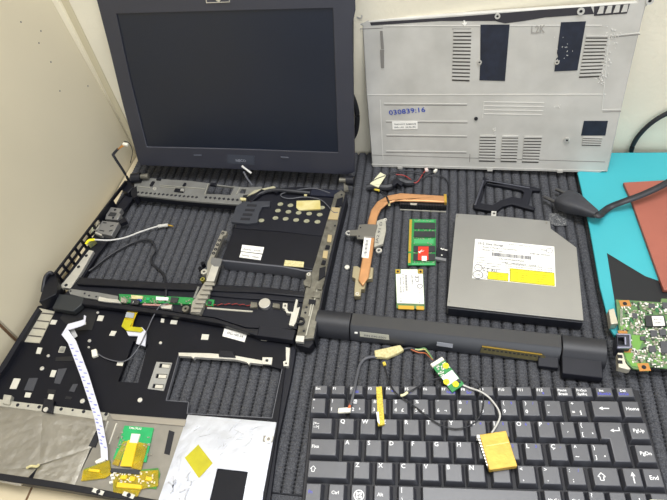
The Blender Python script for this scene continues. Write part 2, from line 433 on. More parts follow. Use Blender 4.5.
for (cx, cy, sx, sy, n) in ((612, 36, 8, 6, 26), (606, 60, 4, 8, 16), (602, 76, 5, 8, 40), (605, 50, 6, 8, 18), (495, 130, 3, 4, 10), (559, 106, 4, 3, 5), (566, 45, 8, 18, 14)):
    for _ in range(n):
        x, y = cx+rnd.gauss(0, sx*.5), cy+rnd.gauss(0, sy*.5); a = rnd.random()*3
        d = .6+rnd.random()*1.1
        sc.bar(CV, (x, y), (x+d*math.cos(a), y+d*math.sin(a)), .0004, 0, .0008)
sc.build('scuff', DUST, t, kind='stuff')
ar = MB().pl(CV, [(463.4, 20.5), (465, 20.5), (465.2, 23), (467, 22.8), (465, 26.5), (462.3, 23.5), (463.8, 23.2)], 0, .0007).build('painted_arrow', WHITE, t)
for x in (400, 490, 560):
    MB().rect(CV, (x, 168.2+(x-400)*.022), .006, .003, -.002, .0012).build('clip', COVER, t)

# ------------------------------------------------------------------ teal folder, salmon board
TZ = .010
TF = [(577.5, 172.3), (582, 192), (590, 230), (600, 287), (606.5, 312), (610, 328), (614, 334.5), (622, 336.5), (720, 352), (770, 330), (735, 152), (610, 152.8)]
tl = thing('teal_book', 'large teal book lying flat under the salmon board', 'book', at(640, 240, 0))
MB().pl(T, TF, TZ-.0025, TZ).build('front_board', TEAL, tl, bevel=.0008)
MB().pl(T, [(p[0]+(1.2 if p[0] < 640 else -1), p[1]) for p in TF], .0025, TZ-.0025).build('pages', TEALD, tl)
MB().pl(T, TF, .0002, .0025).build('back_board', TEALD, tl)
MB().pl(T, [(607, 253), (625, 264), (645, 276), (690, 292), (690, 345), (622, 333), (617, 315), (612, 285)], TZ-.0005, TZ+.0003).build('printed_shape', mat('cover_black', '0b0f16', .45), tl)
one(MB().pl(T, [(623.4, 182.3), (720, 177), (760, 292), (664, 290), (631.5, 200)], TZ+.0005, TZ+.0045), 'salmon_board', SALM, 'flat salmon pink board lying on the teal book', 'board', bevel=.0006)

# ------------------------------------------------------------------ power plug and cords
pg = thing('power_plug', 'black two pin power plug lying between the ribbed mat and the teal book', 'plug', at(575, 203, 0))
A0, A1 = at(562.0, 198.5, .0112), at(596.5, 214.5, .0215)
ax = (A1-A0).normalized(); ay = ZU.cross(ax).normalized(); az = ax.cross(ay); LL = (A1-A0).length
secs = [(0, .0245, .0130), (.06, .0275, .0155), (.3, .0265, .0155), (.52, .0205, .0140), (.56, .0190, .0135), (.95, .0095, .0080), (1, .0075, .007)]
vs = []; fs = []; N = 16
for (q, w, hh) in secs:
    c = A0+ax*(q*LL)
    for k in range(N):
        a = 2*math.pi*(k+.5)/N; cx, sx = math.cos(a), math.sin(a)
        px = math.copysign(abs(cx)**.45, cx)*w/2; pz = math.copysign(abs(sx)**.45, sx)*hh/2
        vs.append(c+ay*px+az*pz)
for i in range(len(secs)-1):
    for k in range(N): fs.append((i*N+k, i*N+(k+1) % N, (i+1)*N+(k+1) % N, (i+1)*N+k))
fs += [tuple(range(N)), tuple((len(secs)-1)*N+k for k in range(N))]
MB().add(vs, fs).build('plug_body', mat('plug_rubber', '34353a', .55, var=.15, vscale=150), pg)
for s_ in (-1, 1):
    c = A0+ay*(.0095*s_)
    MB().tube([c+ax*.002, c-ax*.0165], .0021, 12, 1).build('pin', mat('plug_pin', '6a6a6c', .35, .8), pg)
cc = MB()
cc.tube([A1-ax*.004, A1+ax*.003, at(603, 212, TZ+.006), at(611, 206.5, TZ+.006), at(625, 201, TZ+.012), at(645, 193.5, TZ+.016), at(670, 181, TZ+.02), at(720, 150, TZ+.02)], .0021, 10, 6, flat=1.9)
cc.build('cord', CORD, pg)
w1 = MB(); w1.tube([WB.P(631, 151.5, .006), WB.P(633.5, 144, .006), WB.P(640, 134, .006), WB.P(652, 122.5, .006), WB.P(668, 113, .006), WB.P(700, 99, .006)], .0027, 10, 6)
one(w1, 'wall_cord', CORD, 'black cord rising up the cream wall behind the teal book', 'cord')
w2 = MB(); w2.tube([WB.P(343, 84, .008), WB.P(350, 92, .008), WB.P(355.3, 105, .008), WB.P(357.3, 118, .008), WB.P(355.5, 132, .008), WB.P(349, 144, .008)], .0032, 10, 6)
one(w2, 'cable_loop', CORD, 'black cable bulging out behind the right edge of the laptop screen', 'cable')

# ------------------------------------------------------------------ palm rest (upside down)
pr = thing('palm_rest', 'upside down black laptop palm rest with silver foil and touchpad board', 'palm rest', at(140, 410, 0))
PZ = .007
po = [(38, 306), (0, 366), (-14, 388), (-40, 425), (-62, 460), (-20, 475), (0, 480.5), (60, 489.5), (100, 497), (160, 506), (262, 518), (268, 485), (277, 430), (284.5, 372), (288, 350), (293, 332), (255, 331), (212, 322), (110, 304), (62, 302)]
ho = [[(178.8, 354.6), (236, 357.5), (262, 364), (282, 369), (272, 418), (187, 413.4), (188.5, 402), (166, 400.3)],
      [(133.5, 341), (148, 344.5), (138, 383), (118, 381.5)]]
MB().pl(T, po, .003, PZ, ho).build('plate', PALM, pr, bevel=.0006)
MB().pl(T, [(284.5, 372), (288.5, 350), (293, 345), (296, 350), (291, 380), (278, 440), (268, 518), (261, 518), (272, 440)], .0, .0045).build('side_rim', BLK2, pr, bevel=.0006)
MB().pl(T, [(-62, 460), (-20, 474), (0, 480), (60, 489), (100, 496), (160, 505), (158, 500), (100, 489), (60, 482), (0, 473), (-20, 468)], .0, PZ+.003).build('front_rim', BLK, pr, bevel=.0006)
MB().pl(T, [(178.5, 352.6), (210, 353.2), (236, 355.8), (262, 360.5), (262, 364), (250, 362.5), (249, 364.5), (246.5, 362), (236, 359.5), (195, 357), (193.5, 358.5), (191, 356.4), (179, 355.8)], PZ-.001, PZ+.003).build('opening_lip', SILV, pr)
MB().pl(T, [(262.5, 357.2), (272.5, 357.5), (271.5, 364.5), (261.8, 363.8)], PZ, PZ+.002, [[(265.6, 359.2), (268.4, 359.3), (268.1, 361.8), (265.3, 361.6)]]).build('screw_tab', SILV, pr)
MB().pl(T, [(285.8, 347), (290, 348), (288.5, 366), (283.5, 366), (283.2, 361.5), (286, 360.5)], PZ-.003, PZ+.002, [[(285.2, 362.4), (287, 362.5), (286.8, 364.2), (285, 364.1)]]).build('screw_tab', SILV, pr)
MB().pl(T, [(219, 350.3), (233.5, 351.3), (235.5, 357), (218.5, 356)], PZ-.002, PZ+.005).build('catch', BLK, pr, bevel=.0006)
rim = MB()
for a, b in (((178.8, 354.6), (166, 400.3)), ((166, 400.3), (188.5, 402)), ((188.5, 402), (187, 413.4)), ((282, 369), (272, 418)), ((272, 418), (187, 413.4))):
    rim.bar(T, a, b, .0006, PZ-.004, PZ+.0004)
rim.build('opening_edge', mat('edge_grey', '5c5d63', .4), pr)
# slotted plate
q = MB(); hs = []
for cx, cy in ((164.3, 365.6), (161, 375.9), (157.6, 386)):
    hs.append([(cx-5.6, cy+2.1), (cx-4.4, cy-2.3), (cx+6.4, cy-1.7), (cx+5.2, cy+2.9)])
sv = q.pl(T, [(156.5, 361.8), (172, 362.8), (163.6, 390.8), (147.6, 388.6)], PZ, PZ+.0012, hs).build('slotted_plate', mat('slotted_grey', 'a3a3a0', .4, .5), pr)
for cx, cy in ((165.2, 366), (161.8, 376.3), (158.4, 386.4)):
    MB().pl(T, [(cx-3.6, cy+1.4), (cx-2.8, cy-1.8), (cx+4.8, cy-1.4), (cx+4, cy+2)], PZ, PZ+.0008).build('slot_window', SILV, sv)
# left vent block
vb = MB().pl(T, [(39.5, 308), (54.5, 311.5), (39.5, 343), (22, 341.5)], PZ, PZ+.001).build('vent_block', mat('vent_cream', 'bdb8a6', .5, .4, var=.08), pr)
for i in range(4):
    f = i/3.6
    x0, y0 = 39-14.5*f, 312.5+27*f
    MB().bar(T, (x0, y0), (x0+14, y0+1.4), .0009, PZ, PZ+.0022).build('vent_bar', mat('vent_dark_line', '57534c', .6), vb)
    MB().tube([at(x0-.6, y0+.6, PZ+.002), at(x0-.8, y0-1.6, PZ+.002), at(x0+.8, y0-2.4, PZ+.002)], .0007, 6, 3).build('vent_clip', BLK, vb)
side_pts = [(38, 309), (26, 330), (14, 350), (4, 366), (-8, 386)]
for i, (x, y) in enumerate(side_pts[1:4]):
    MB().pl(T, [(x-3, y+3), (x, y-2.5), (x+4, y-1.5), (x+1.4, y+4)], PZ, PZ+.003).build('edge_clip', SILV if i == 2 else SHEET, pr)
MB().pl(T, [(37, 308), (40, 309), (6, 366), (-20, 400), (-24, 399), (2, 364)], PZ, PZ+.006).build('side_wall', BLK2, pr)
# bare metal spots, screws, openings
def spots(lst, name, mm, hh=.0006):
    for (x, y, w_, h_, sk) in lst:
        MB().pl(T, [(x-w_/2+sk, y-h_/2), (x+w_/2+sk, y-h_/2+.5), (x+w_/2-sk, y+h_/2+.2), (x-w_/2-sk, y+h_/2-.2)], PZ-.001, PZ+hh).build(name, mm, pr)
PADS = mat('pale_pad', 'cfccbf', .5, .2)
spots([(53.5, 322, 5.5, 4.6, 1), (39, 350.5, 4.4, 6.4, 1), (61.8, 349.5, 5.4, 5.8, 1), (15, 383.5, 6.6, 10.6, 2.2), (27.8, 394.8, 5.6, 5, .8), (53, 373.4, 4.6, 7, 1.2), (50.7, 396.6, 5, 5.4, .7),
       (100.4, 318, 5.4, 5.6, 1), (112.8, 333.2, 5.2, 5, 1.2), (62.4, 349, 5, 5.6, 1), (120, 363.6, 6, 4, .6), (173.8, 322, 6.4, 4, .6), (162.5, 320.4, 3.2, 4, .4), (205, 336.8, 7, 5.6, .6), (264, 338.6, 6, 3.6, .2), (84, 323, 4, 3, 0)], 'bare_pad', PADS)
for p, r in (((48, 355.5), .0016), ((41.7, 368.2), .0022), ((97.5, 312.2), .0014), ((89.2, 340.5), .0018), ((160.3, 342.6), .0016), ((139.8, 399.8), .0024), ((82.2, 400.8), .0024), ((88.5, 347), .0012)):
    MB().cyl(T, p, r, PZ-.001, PZ+.0014, 12).build('screw', SILV, pr, bevel=.0004)
for qd in ([(29, 378), (38, 378), (33, 391), (24, 390)], [(58, 369), (67, 368), (60, 384), (54, 383)], [(56, 357), (74, 356), (73, 361), (55, 361)], [(73, 384), (78, 384), (74, 392), (69, 391)], [(48, 389), (56, 390), (55, 393.5), (47, 392.5)], [(66, 396), (72, 397), (71, 399.5), (65, 398.5)], [(60, 318), (72, 300), (100, 306), (92, 330), (72, 330)]):
    MB().pl(T, qd, PZ-.001, PZ+.0004).build('recess', mat('recess_black', '0c0d12', .5) if qd[0][0] in (60, 56, 48, 66) else mat('recess_grey', '3a3b40', .7), pr)
lbl = MB().pl(T, [(224.4, 328.4), (247, 334), (244.4, 342), (222.4, 336)], PZ, PZ+.0006).build('label', WHITE, pr)
x = MB(); x.tpx('SFG-100-3A', T, (226.5, 333.8), (243, 338), PZ+.0008, .004); x.build('lettering', INKL, lbl)
# hinge strip with holes above the left foil
hp = MB().pl(T, [(-20, 396), (4, 400), (10, 401), (54, 406), (109, 413), (106, 420.5), (50, 412.5), (8, 407), (-22, 404)], PZ, PZ+.0018).build('perforated_strip', SHEET, pr)
for p in ((17.5, 404.8), (28, 405.8), (39, 406.8), (61, 409), (72.5, 410), (83.5, 411.5), (106, 414)):
    MB().cyl(T, p, .0017 if p[0] not in (28, 72.5) else .0011, PZ+.001, PZ+.0022, 10).build('hole', DARKIN, hp)
MB().pl(T, [(4, 394.5), (11.5, 395.5), (9, 404.5), (2, 403)], PZ, PZ+.005).build('screw_tab', SHEET, pr)
b_ = MB().pl(T, [(44, 398), (54, 400), (52, 413), (41, 411)], PZ, PZ+.0045).build('latch_block', BLK, pr, bevel=.0006)
MB().cyl(T, (45.5, 409.3), .0023, PZ+.004, PZ+.0056, 12).build('screw', SILV, b_)
# foils
def foil(name, q, mm, hh, n=14, amp=.0006, seed=1, holes=None):
    rnd = random.Random(seed); (ax_, ay_), (bx, by), (cx, cy), (dx, dy) = q
    vs = []; fs = []
    for j in range(n+1):
        for i in range(n+1):
            u, v = i/n, j/n
            x = (ax_*(1-u)+bx*u)*(1-v)+(dx*(1-u)+cx*u)*v; y = (ay_*(1-u)+by*u)*(1-v)+(dy*(1-u)+cy*u)*v
            p = at(x, y, hh); e = 0 if i in (0, n) or j in (0, n) else rnd.random()*amp
            vs.append((p.x, p.y, hh+e))
    k = len(vs)
    for j in range(n):
        for i in range(n): a = j*(n+1)+i; fs.append((a, a+n+1, a+n+2, a+1))
    bd = [i for i in range(n+1)]+[j*(n+1)+n for j in range(1, n+1)]+[n*(n+1)+i for i in range(n-1, -1, -1)]+[j*(n+1) for j in range(n-1, 0, -1)]
    for i in bd: vs.append((vs[i][0], vs[i][1], PZ))
    for i in range(len(bd)):
        j = (i+1) % len(bd); fs.append((bd[i], bd[j], k+j, k+i))
    return MB().add(vs, fs).build(name, mm, pr)
foil('foil_sheet', [(-25, 404), (44.5, 411), (39.3, 466.5), (-50, 475)], FOILG, PZ+.0013, seed=2)
foil('foil_sheet', [(-52, 470), (37, 468), (20, 486), (-40, 474)], FOILG, PZ+.0012, 6, seed=3)
foil('foil_sheet', [(43, 411), (107, 418), (91, 448), (39, 465)], FOILG, PZ+.0014, seed=4)
foil('foil_sheet', [(38.5, 466), (91, 447), (73, 489), (31, 482.5)], FOILG, PZ+.0013, seed=5)
cr = MB().tube([at(27, 468, PZ+.002), at(31, 466, PZ+.004), at(37, 466.5, PZ+.003), at(39, 464, PZ+.0035)], .0012, 6, 4); cr.build('torn_foil', CREAM, pr)
# right foil with window
rf = [(187.8, 414.7), (276.5, 422.3), (263.4, 492), (260, 518), (150, 505), (158.4, 500)]
rw = [(217.2, 468.3), (248, 471.8), (241, 510), (208, 507)]
ff = MB().pl(T, rf, PZ, PZ+.0014, [rw]).build('foil_sheet', FOIL, pr)
MB().pl(T, [(184.7, 457.8), (198.3, 444.5), (212.6, 463), (198.7, 478)], PZ+.0012, PZ+.0019).build('yellow_tape', YELT, ff)
MB().cyl(T, (268.5, 439), .0036, PZ+.001, PZ+.0026, 14, .0016).build('screw_boss', SILV, ff)
MB().pl(T, [(263.5, 435.5), (273.5, 436.5), (272.5, 442.5), (262.7, 441.5)], PZ+.001, PZ+.0018).build('boss_plate', PADM, ff)
MB().pl(T, [(256.5, 475), (263, 476), (261, 491), (253.5, 490)], PZ+.001, PZ+.0022).build('stamped_plate', SILV, ff)
fw = MB(); rnd = random.Random(11)
for _ in range(46):
    x, y = 190+rnd.random()*75, 419+rnd.random()*42
    if 183 < x < 214 and 444 < y: continue
    a = rnd.choice((-.75, -.6, .6, 2.2))+rnd.gauss(0, .2); d = 3+rnd.random()*9
    x1, y1 = x+d*math.cos(a), y+d*math.sin(a)
    if not (196 < x1 < 262 and 418 < y1 < 466): continue
    fw.bar(T, (x, y), (x1, y1), .0003, PZ+.001, PZ+.0017)
for _ in range(26):
    x, y = 165+rnd.random()*28, 464+rnd.random()*34; a = rnd.gauss(1.9, .5); d = 3+rnd.random()*6
    if x > 204 or y < 478-(x-160)*.25: continue
    fw.bar(T, (x, y), (x+d*math.cos(a), y+d*math.sin(a)), .0012, PZ+.001, PZ+.0021)
fw.build('crease', mat('foil_crease', 'b2b4bb', .45, .8, var=.25, vscale=300), ff, kind='stuff')
# touchpad module
tp = MB().pl(T, [(109, 413.5), (187, 419.5), (160, 500), (72, 490), (93, 447)], PZ, PZ+.0010).build('touchpad_plate', PADM, pr)
for q in ([(110, 414), (140, 416.5), (186, 420.5), (184.5, 426), (150, 423), (113, 419.5)],):
    MB().pl(T, q, PZ, PZ+.0022).build('stiffener', mat('taupe_bar', '9c968a', .45, .6), tp)
MB().pl(T, [(96, 431), (103, 428), (95, 447), (88.5, 446)], PZ, PZ+.0024).build('side_gap', DARKIN, tp)
MB().pl(T, [(169, 430), (174.5, 432), (169.5, 455), (164, 453.5)], PZ, PZ+.0014).build('side_gap', DARKIN, tp)
for a, b in (((116.5, 423), (109, 444)), ((108, 421), (104.5, 432))):
    MB().bar(T, a, b, .001, PZ+.001, PZ+.0022).build('stiffener', SILV, tp)
pb = MB().pl(T, [(124.5, 425.5), (153.5, 427.8), (146, 462), (113, 459)], PZ+.001, PZ+.0028).build('circuit_board', PCBT, pr)
MB().tpx('TM61PUG', T, (128.5, 428.8), (141, 429.8), PZ+.003, .0028).build('lettering', WHITE, pb)
MB().pl(T, [(131.5, 433.5), (140, 434), (137, 443), (129.5, 442.5)], PZ+.0028, PZ+.0048).build('connector', CONN, pb)
sm = MB()
for _ in range(40):
    x, y = 117+rnd.random()*34, 432+rnd.random()*24
    if 127 < x < 143: continue
    sm.rect(T, (x, y), .0012+rnd.random()*.001, .0009, PZ+.0028, PZ+.0036, rnd.choice((0, 1.57)))
sm.build('surface_components', SMD, pb, kind='stuff')
MB().pl(T, [(128, 440), (137.5, 441), (131.5, 466.5), (120, 466)], PZ+.003, PZ+.0046).build('amber_tape', mat('amber_bright', 'e2bc1c', .3, coat=.3), pb)
MB().pl(T, [(123.5, 441), (128.5, 441), (118, 466), (112, 464)], PZ+.0026, PZ+.0034).build('amber_tape', KAPT, pb)
MB().pl(T, [(138, 442), (148, 444), (141, 470), (131, 468)], PZ+.0028, PZ+.0035).build('amber_tape', KAPT, pb)
MB().pl(T, [(111, 468), (140, 470), (139, 474.5), (110, 472)], PZ+.001, PZ+.004).build('chip', CHIP, pb)
bb = MB().pl(T, [(113, 472), (158, 468), (160, 474), (156, 489), (140, 487), (136, 496), (113, 491)], PZ+.001, PZ+.0022).build('button_board', mat('button_green', '4f8a34', .4, hx2='2f7030', vscale=200), pr)
MB().pl(T, [(113.5, 473.5), (140, 471), (158.5, 470), (158, 486), (141, 489), (137, 497), (113, 492)], PZ+.0022, PZ+.003).build('amber_tape', KAPT, bb)
for q in ([(117, 482), (142, 485), (141, 489), (116, 487)], [(121, 475), (127, 475), (126, 479), (119, 479)], [(130, 476), (135, 476.5), (134, 481), (128.5, 481)], [(146, 476), (152, 477), (151, 481), (145, 480)]):
    MB().pl(T, q, PZ+.002, PZ+.0042).build('button', mat('amber_bright', 'e2bc1c'), bb, bevel=.0005)
lb2 = MB().pl(T, [(84, 469), (110, 460), (111, 474), (104, 478), (82, 480.5)], PZ+.001, PZ+.002).build('button_board', mat('button_green', '4f8a34'), pr)
MB().pl(T, [(83, 470), (109.5, 460), (111, 474), (105, 478), (81, 481)], PZ+.002, PZ+.0028).build('amber_tape', KAPT, lb2)
MB().pl(T, [(89, 468.5), (100, 469.5), (99, 472.5), (88, 471)], PZ+.002, PZ+.004).build('button', mat('amber_bright', 'e2bc1c'), lb2, bevel=.0004)
MB().pl(T, [(95, 461), (104, 456), (105, 460.5), (96, 463.5)], PZ+.002, PZ+.0042).build('connector', CONN, lb2)
sm = MB(); rq = random.Random(21)
for _ in range(46): sm.rect(T, (rq.uniform(115, 155), rq.uniform(472, 486)), rq.uniform(.001, .0024), .001, PZ+.002, PZ+.0034, rq.choice((0, 1.57)))
sm.build('surface_components', mat('smd_white', 'dcd9cf', .5), bb, kind='stuff')
spk = MB()
for (x, y) in ((113, 478), (111, 482), (115, 472), (112, 475)): spk.rect(T, (x, y), .003, .002, PZ+.001, PZ+.004, .3)
spk.build('connector', CONN, bb)
for (x, y) in ((98, 491.5), (128.5, 495)):
    s_ = MB().rect(T, (x, y), .011, .0035, PZ, PZ+.0035, -.25).build('screw_tab', SILV, pr)
    MB().cyl(T, (x, y), .0018, PZ+.003, PZ+.0042, 10).build('hole', DARKIN, s_)
# white ribbon cable from the board up and over
rb = MB().strip(T, [((101, 458), (108, 460.5), PZ+.004), ((100.5, 448), (107.5, 449), PZ+.006), ((94, 417), (101.5, 416.5), PZ+.008), ((80, 375), (88.5, 374), PZ+.009), ((68, 343), (76, 341), PZ+.011), ((61.5, 334.5), (68, 329.5), PZ+.013)], .0006).build('ribbon_cable', RIBW, pr)
MB().strip(T, [((61.5, 334.5), (68, 329.5), PZ+.0134), ((68, 324), (70, 329.5), PZ+.015), ((79, 321), (81, 326), PZ+.015), ((83.5, 319.5), (85, 324), PZ+.014), ((84, 315), (86, 316), PZ+.012)], .0006).build('folded_end', RIBW, rb)
MB().strip(T, [((69, 329), (73.5, 327.5), PZ+.010), ((74, 338), (77.5, 336), PZ+.007)], .0005).build('folded_end', mat('ribbon_grey', 'b4b3b0', .5), rb)
pt = MB()
RBP = [((101, 458), (108, 460.5), PZ+.004), ((100.5, 448), (107.5, 449), PZ+.006), ((94, 417), (101.5, 416.5), PZ+.008), ((80, 375), (88.5, 374), PZ+.009), ((68, 343), (76, 341), PZ+.011)]
for k in range(1, 4):
    (l0, r0, h0), (l1, r1, h1) = RBP[k], RBP[k+1]
    n_ = (9, 12, 9)[k-1]
    for i in range(n_):
        f = (i+.5)/n_; a = (l0[0]+(l1[0]-l0[0])*f, l0[1]+(l1[1]-l0[1])*f); b = (r0[0]+(r1[0]-r0[0])*f, r0[1]+(r1[1]-r0[1])*f); h = h0+(h1-h0)*f
        u0, u1 = ((.12, .42) if i % 3 else (.5, .85)); w_ = .0011 if i % 2 else .0007
        pt.bar(T, (a[0]+(b[0]-a[0])*u0, a[1]+(b[1]-a[1])*u0), (a[0]+(b[0]-a[0])*u1, a[1]+(b[1]-a[1])*u1+.8), w_, h-.0004, h+.0004)
pt.build('blue_print', mat('ribbon_blue', '7f84c4', .6), rb)
# amber/white flex
fx = MB().strip(T, [((128, 310), (138, 311), .012), ((125, 319), (134, 320), .012), ((122, 327.5), (132, 327.5), .010)], .0005).build('flex_cable', KAPT, pr)
MB().pl(T, [(126.5, 312), (134.5, 313), (133, 318), (125, 317)], .0115, .0126).build('connector', mat('flex_grey', '9aa0a4', .4), fx)
MB().pl(T, [(124.5, 318.2), (133.2, 319), (130, 326.5), (141.5, 327.5), (143, 329.5), (140, 331.6), (126, 330.2), (121.5, 326)], .010, .0118).build('yellow_flex', YELT, fx)
MB().pl(T, [(126, 330.4), (142, 327.2), (146.5, 332), (145, 346), (136, 343.5), (138, 335.8), (128.5, 335.5)], .008, .0095).build('white_flex', RIBW, fx)
# speaker wire with white plug
sw = MB().cab(T, [(168, 303, .0168), (160, 306, .0168), (153, 317, .0125), (148, 328, .012), (141, 343, .011), (133, 355, .010), (125, 361, .009), (115, 361, .009), (104, 357.5, .009), (97, 353, .0095)], .0006, smooth=5).build('thin_wire', GREYC, pr)
MB().pl(T, [(91, 350), (96, 348.5), (97.5, 355), (92, 357)], PZ, PZ+.0035).build('connector', CONN, sw, bevel=.0005)

# ------------------------------------------------------------------ laptop chassis frame
ch = thing('laptop_chassis', 'stripped laptop base frame with drive tray standing behind the palm rest', 'laptop frame', at(200, 250, 0))
Z = .018
# rear rail
rr_ = MB().pl(T, [(134, 181), (150, 178), (171, 179.6), (190, 180.7), (209, 183.2), (233, 186.2), (247, 187.2), (262, 186.5), (262, 193), (243, 194.5), (241, 204.5), (203, 201.8), (180, 199.8), (150, 196.3), (134.5, 194.8)], Z-.003, Z,
              [[(208.8, 184.2), (233.8, 187.4), (230.5, 194.8), (205.6, 193.6)], [(241, 188.6), (246.3, 189.2), (244.7, 193.6), (239.5, 193.1)]]).build('rear_rail', RAILM, ch, bevel=.0004)
MB().pl(T, [(134.5, 194.8), (150, 196.3), (180, 199.8), (203, 201.8), (241, 204.5), (240.5, 206), (203, 203.3), (180, 201.2), (150, 197.7), (135, 196.5)], Z-.010, Z-.003).build('rail_wall', BLK, ch)
n_ = MB()
for i in range(15):
    f = i/14; x = 138+f*58.5; y = 192.2+f*4.9
    n_.rect(T, (x, y), .0032, .0026, Z-.002, Z+.0004, .5)
for i in range(8):
    x = 205.8+i*4.5; n_.rect(T, (x, 197.2+i*.37), .003, .0032, Z-.002, Z+.0004, .5)
n_.build('slots', DARKIN, rr_)
for (x, y, w_, d_) in ((152, 183.2, .0035, .008), (179.2, 190, .013, .005), (184.2, 184.2, .003, .006), (158.5, 178.8, .006, .003), (213, 184, .008, .004)):
    MB().rect(T, (x, y), w_, d_, Z-.001, Z+.002, -.2).build('clip', BLK, rr_, bevel=.0004)
MB().cyl(T, (154.5, 188.2), .0022, Z-.001, Z+.0012, 12, .001).build('screw_boss', SILV, rr_)
MB().bar(T, (180.5, 189.5), (183.5, 189.8), .003, Z+.001, Z+.0035).build('clip', SILV, rr_)
rg = MB()
for a, b in (((160, 185), (205, 188.5)), ((160, 186.5), (180, 188)), ((138, 186), (150, 187.5)), ((240, 186.8), (236.5, 194)), ((208.5, 183.2), (205, 193.8))):
    rg.bar(T, a, b, .0009, Z-.001, Z+.0014)
rg.build('stiffening_rib', mat('rail_light', 'a19f94', .5, .3), rr_)
MB().pl(T, [(240, 197.5), (246, 198), (245.5, 200), (240.5, 199.8)], Z, Z+.002).build('tape_scrap', CREAM, rr_)
# left vented side wall : a vertical lattice
s0, s1 = at(57, 291, .0), at(131, 192, .0)
SW = Fr(s0, (s0-s1).normalized()*-1, ZU)
if SW.n.x < 0: SW = Fr(s1, (s0-s1), ZU)
sl = (s1-s0).length
def S(a): return a                                 # along the wall, from front to back
dirf = (s1-s0).normalized(); inn = ZU.cross(dirf) * -1
SV = Fr(s0, -dirf, ZU)                             # normal into the frame
SH = .021
def sp_(a, b): return (-a, b)
holes = []
nh = 7; a_0 = .012; a_w = .0125
for i in range(nh):
    for j in range(2):
        a = a_0+i*a_w
        holes.append([sp_(a+.0014, .0035+j*.0085), sp_(a+a_w-.0014, .0035+j*.0085), sp_(a+a_w-.0014, .0102+j*.0085), sp_(a+.0014, .0102+j*.0085)])
holes.append([sp_(sl*.80, .008), sp_(sl*.93, .008), sp_(sl*.93, .017), sp_(sl*.80, .017)])
swl = MB().lp(SV, [sp_(0, 0), sp_(sl, 0), sp_(sl, SH), sp_(0, SH)], -.0022, 0, holes).build('side_wall', BLK, ch)
MB().pl(T, [(43, 288), (47, 277), (52, 272.5), (55.5, 274), (58, 284), (56, 294), (44, 300), (39, 302)], .001, Z+.004).build('corner_block', BLK, ch, bevel=.0015)
MB().tube([at(43, 292, Z), at(45.5, 278, Z+.006), at(50, 273, Z+.007), at(53, 274.5, Z+.005)], .0024, 8, 5).build('corner_hook', BLK, ch)
MB().pl(T, [(124, 181), (134, 178.5), (136, 184), (128, 193), (122, 190)], .001, .0155).build('corner_block', BLK, ch, bevel=.001)
# metal strip with holes on the left
st_ = MB().pl(T, [(89, 250), (93.5, 251), (82, 271), (70.5, 288.5), (59.5, 287), (70, 274.5)], .008, .012).build('metal_strip', SILV, ch)
for p in ((86.2, 255.5), (78.4, 266.7), (66, 285)): MB().cyl(T, p, .0019, .0115, .0124, 12).build('hole', DARKIN, st_)
MB().pl(T, [(58, 287), (63, 286.5), (55, 297.5), (50, 300), (46, 297)], .008, .0125).build('metal_foot', SHEET, ch)
# ledge under the strip
MB().pl(T, [(129, 190), (134.5, 196.5), (122, 213), (112, 236), (98, 254), (80, 282), (62, 283), (80, 258), (96, 232), (112, 208)], .004, .007).build('side_ledge', BLK2, ch)
# port blocks
ub = MB().pl(T, [(96, 232.5), (102, 220.5), (119, 222.5), (111.5, 235.5)], .007, .0145).build('port_housing', mat('port_grey', '8f8e8c', .4, .6), ch, bevel=.0005)
for a, b in (((110, 226), (113.5, 225.2)), ((109, 231), (112.5, 230)), ((99.5, 230), (104, 231)), ((103, 222.5), (106.5, 222.8))): MB().bar(T, a, b, .0013, .0142, .0149).build('port_slot', DARKIN, ub)
MB().pl(T, [(95.5, 231.5), (102, 234.3), (101.5, 235.8), (95, 233.2)], .010, .0149).build('port_lip', SILV, ub)
u2 = MB().pl(T, [(106, 214.5), (111, 207), (122, 208.5), (119, 213), (121, 214), (117.5, 219.5), (105, 219)], .007, .0145).build('port_housing', mat('port_grey', '8f8e8c'), ch, bevel=.0005)
for p in ((115, 209.6), (113, 217.6)): MB().cyl(T, p, .0016, .0142, .015, 10).build('port_slot', DARKIN, u2)
MB().pl(T, [(110.5, 212), (116.5, 212.8), (114.5, 216), (108, 215.4)], .0142, .0155).build('chip', CHIP, u2)
MB().pl(T, [(97, 221), (101, 219), (98.5, 229), (93.5, 231)], .008, .012).build('port_tab', SHEET, ch)
MB().pl(T, [(118, 221), (125, 217), (127, 221), (120, 224)], .007, .012).build('clip', BLK, ch)
MB().pl(T, [(131, 190), (136.5, 186), (137, 196.5), (133.5, 198), (131, 195)], .007, Z+.001).build('clip', BLK, ch)
yl = MB().pl(T, [(86, 242), (92, 238.5), (95, 240), (88.5, 245)], .008, .014).build('jack', mat('jack_brass', 'b8b06a', .45, .5, hx2='7f8a6a', vscale=300), ch)
MB().pl(T, [(92, 226.5), (97, 224.5), (93, 232), (90.5, 233.5)], .007, .012).build('jack', mat('jack_pale', 'b7bba0', .5), ch)
wc = MB().cab(T, [(88, 242.5, .015), (92, 240, .017), (97, 239.8, .017), (110, 240.2, .012), (125, 237.6, .008), (140, 232, .006), (152, 228, .005), (158, 226.3, .005)], .0010, smooth=5).build('antenna_wire', WHITC, ch)
MB().cab(T, [(158, 226.3, .005), (168, 225, .004)], .0021, smooth=1).build('sleeve', mat('clear_sleeve', 'b8b6ae', .35), wc)
MB().cab(T, [(168, 225, .004), (173, 226.2, .004)], .0009, smooth=1).build('tip', GOLD, wc)
MB().cab(T, [(86, 244, .015), (89, 240.5, .017), (95, 239.7, .017)], .0016, smooth=4).build('sleeve', YEL, wc)
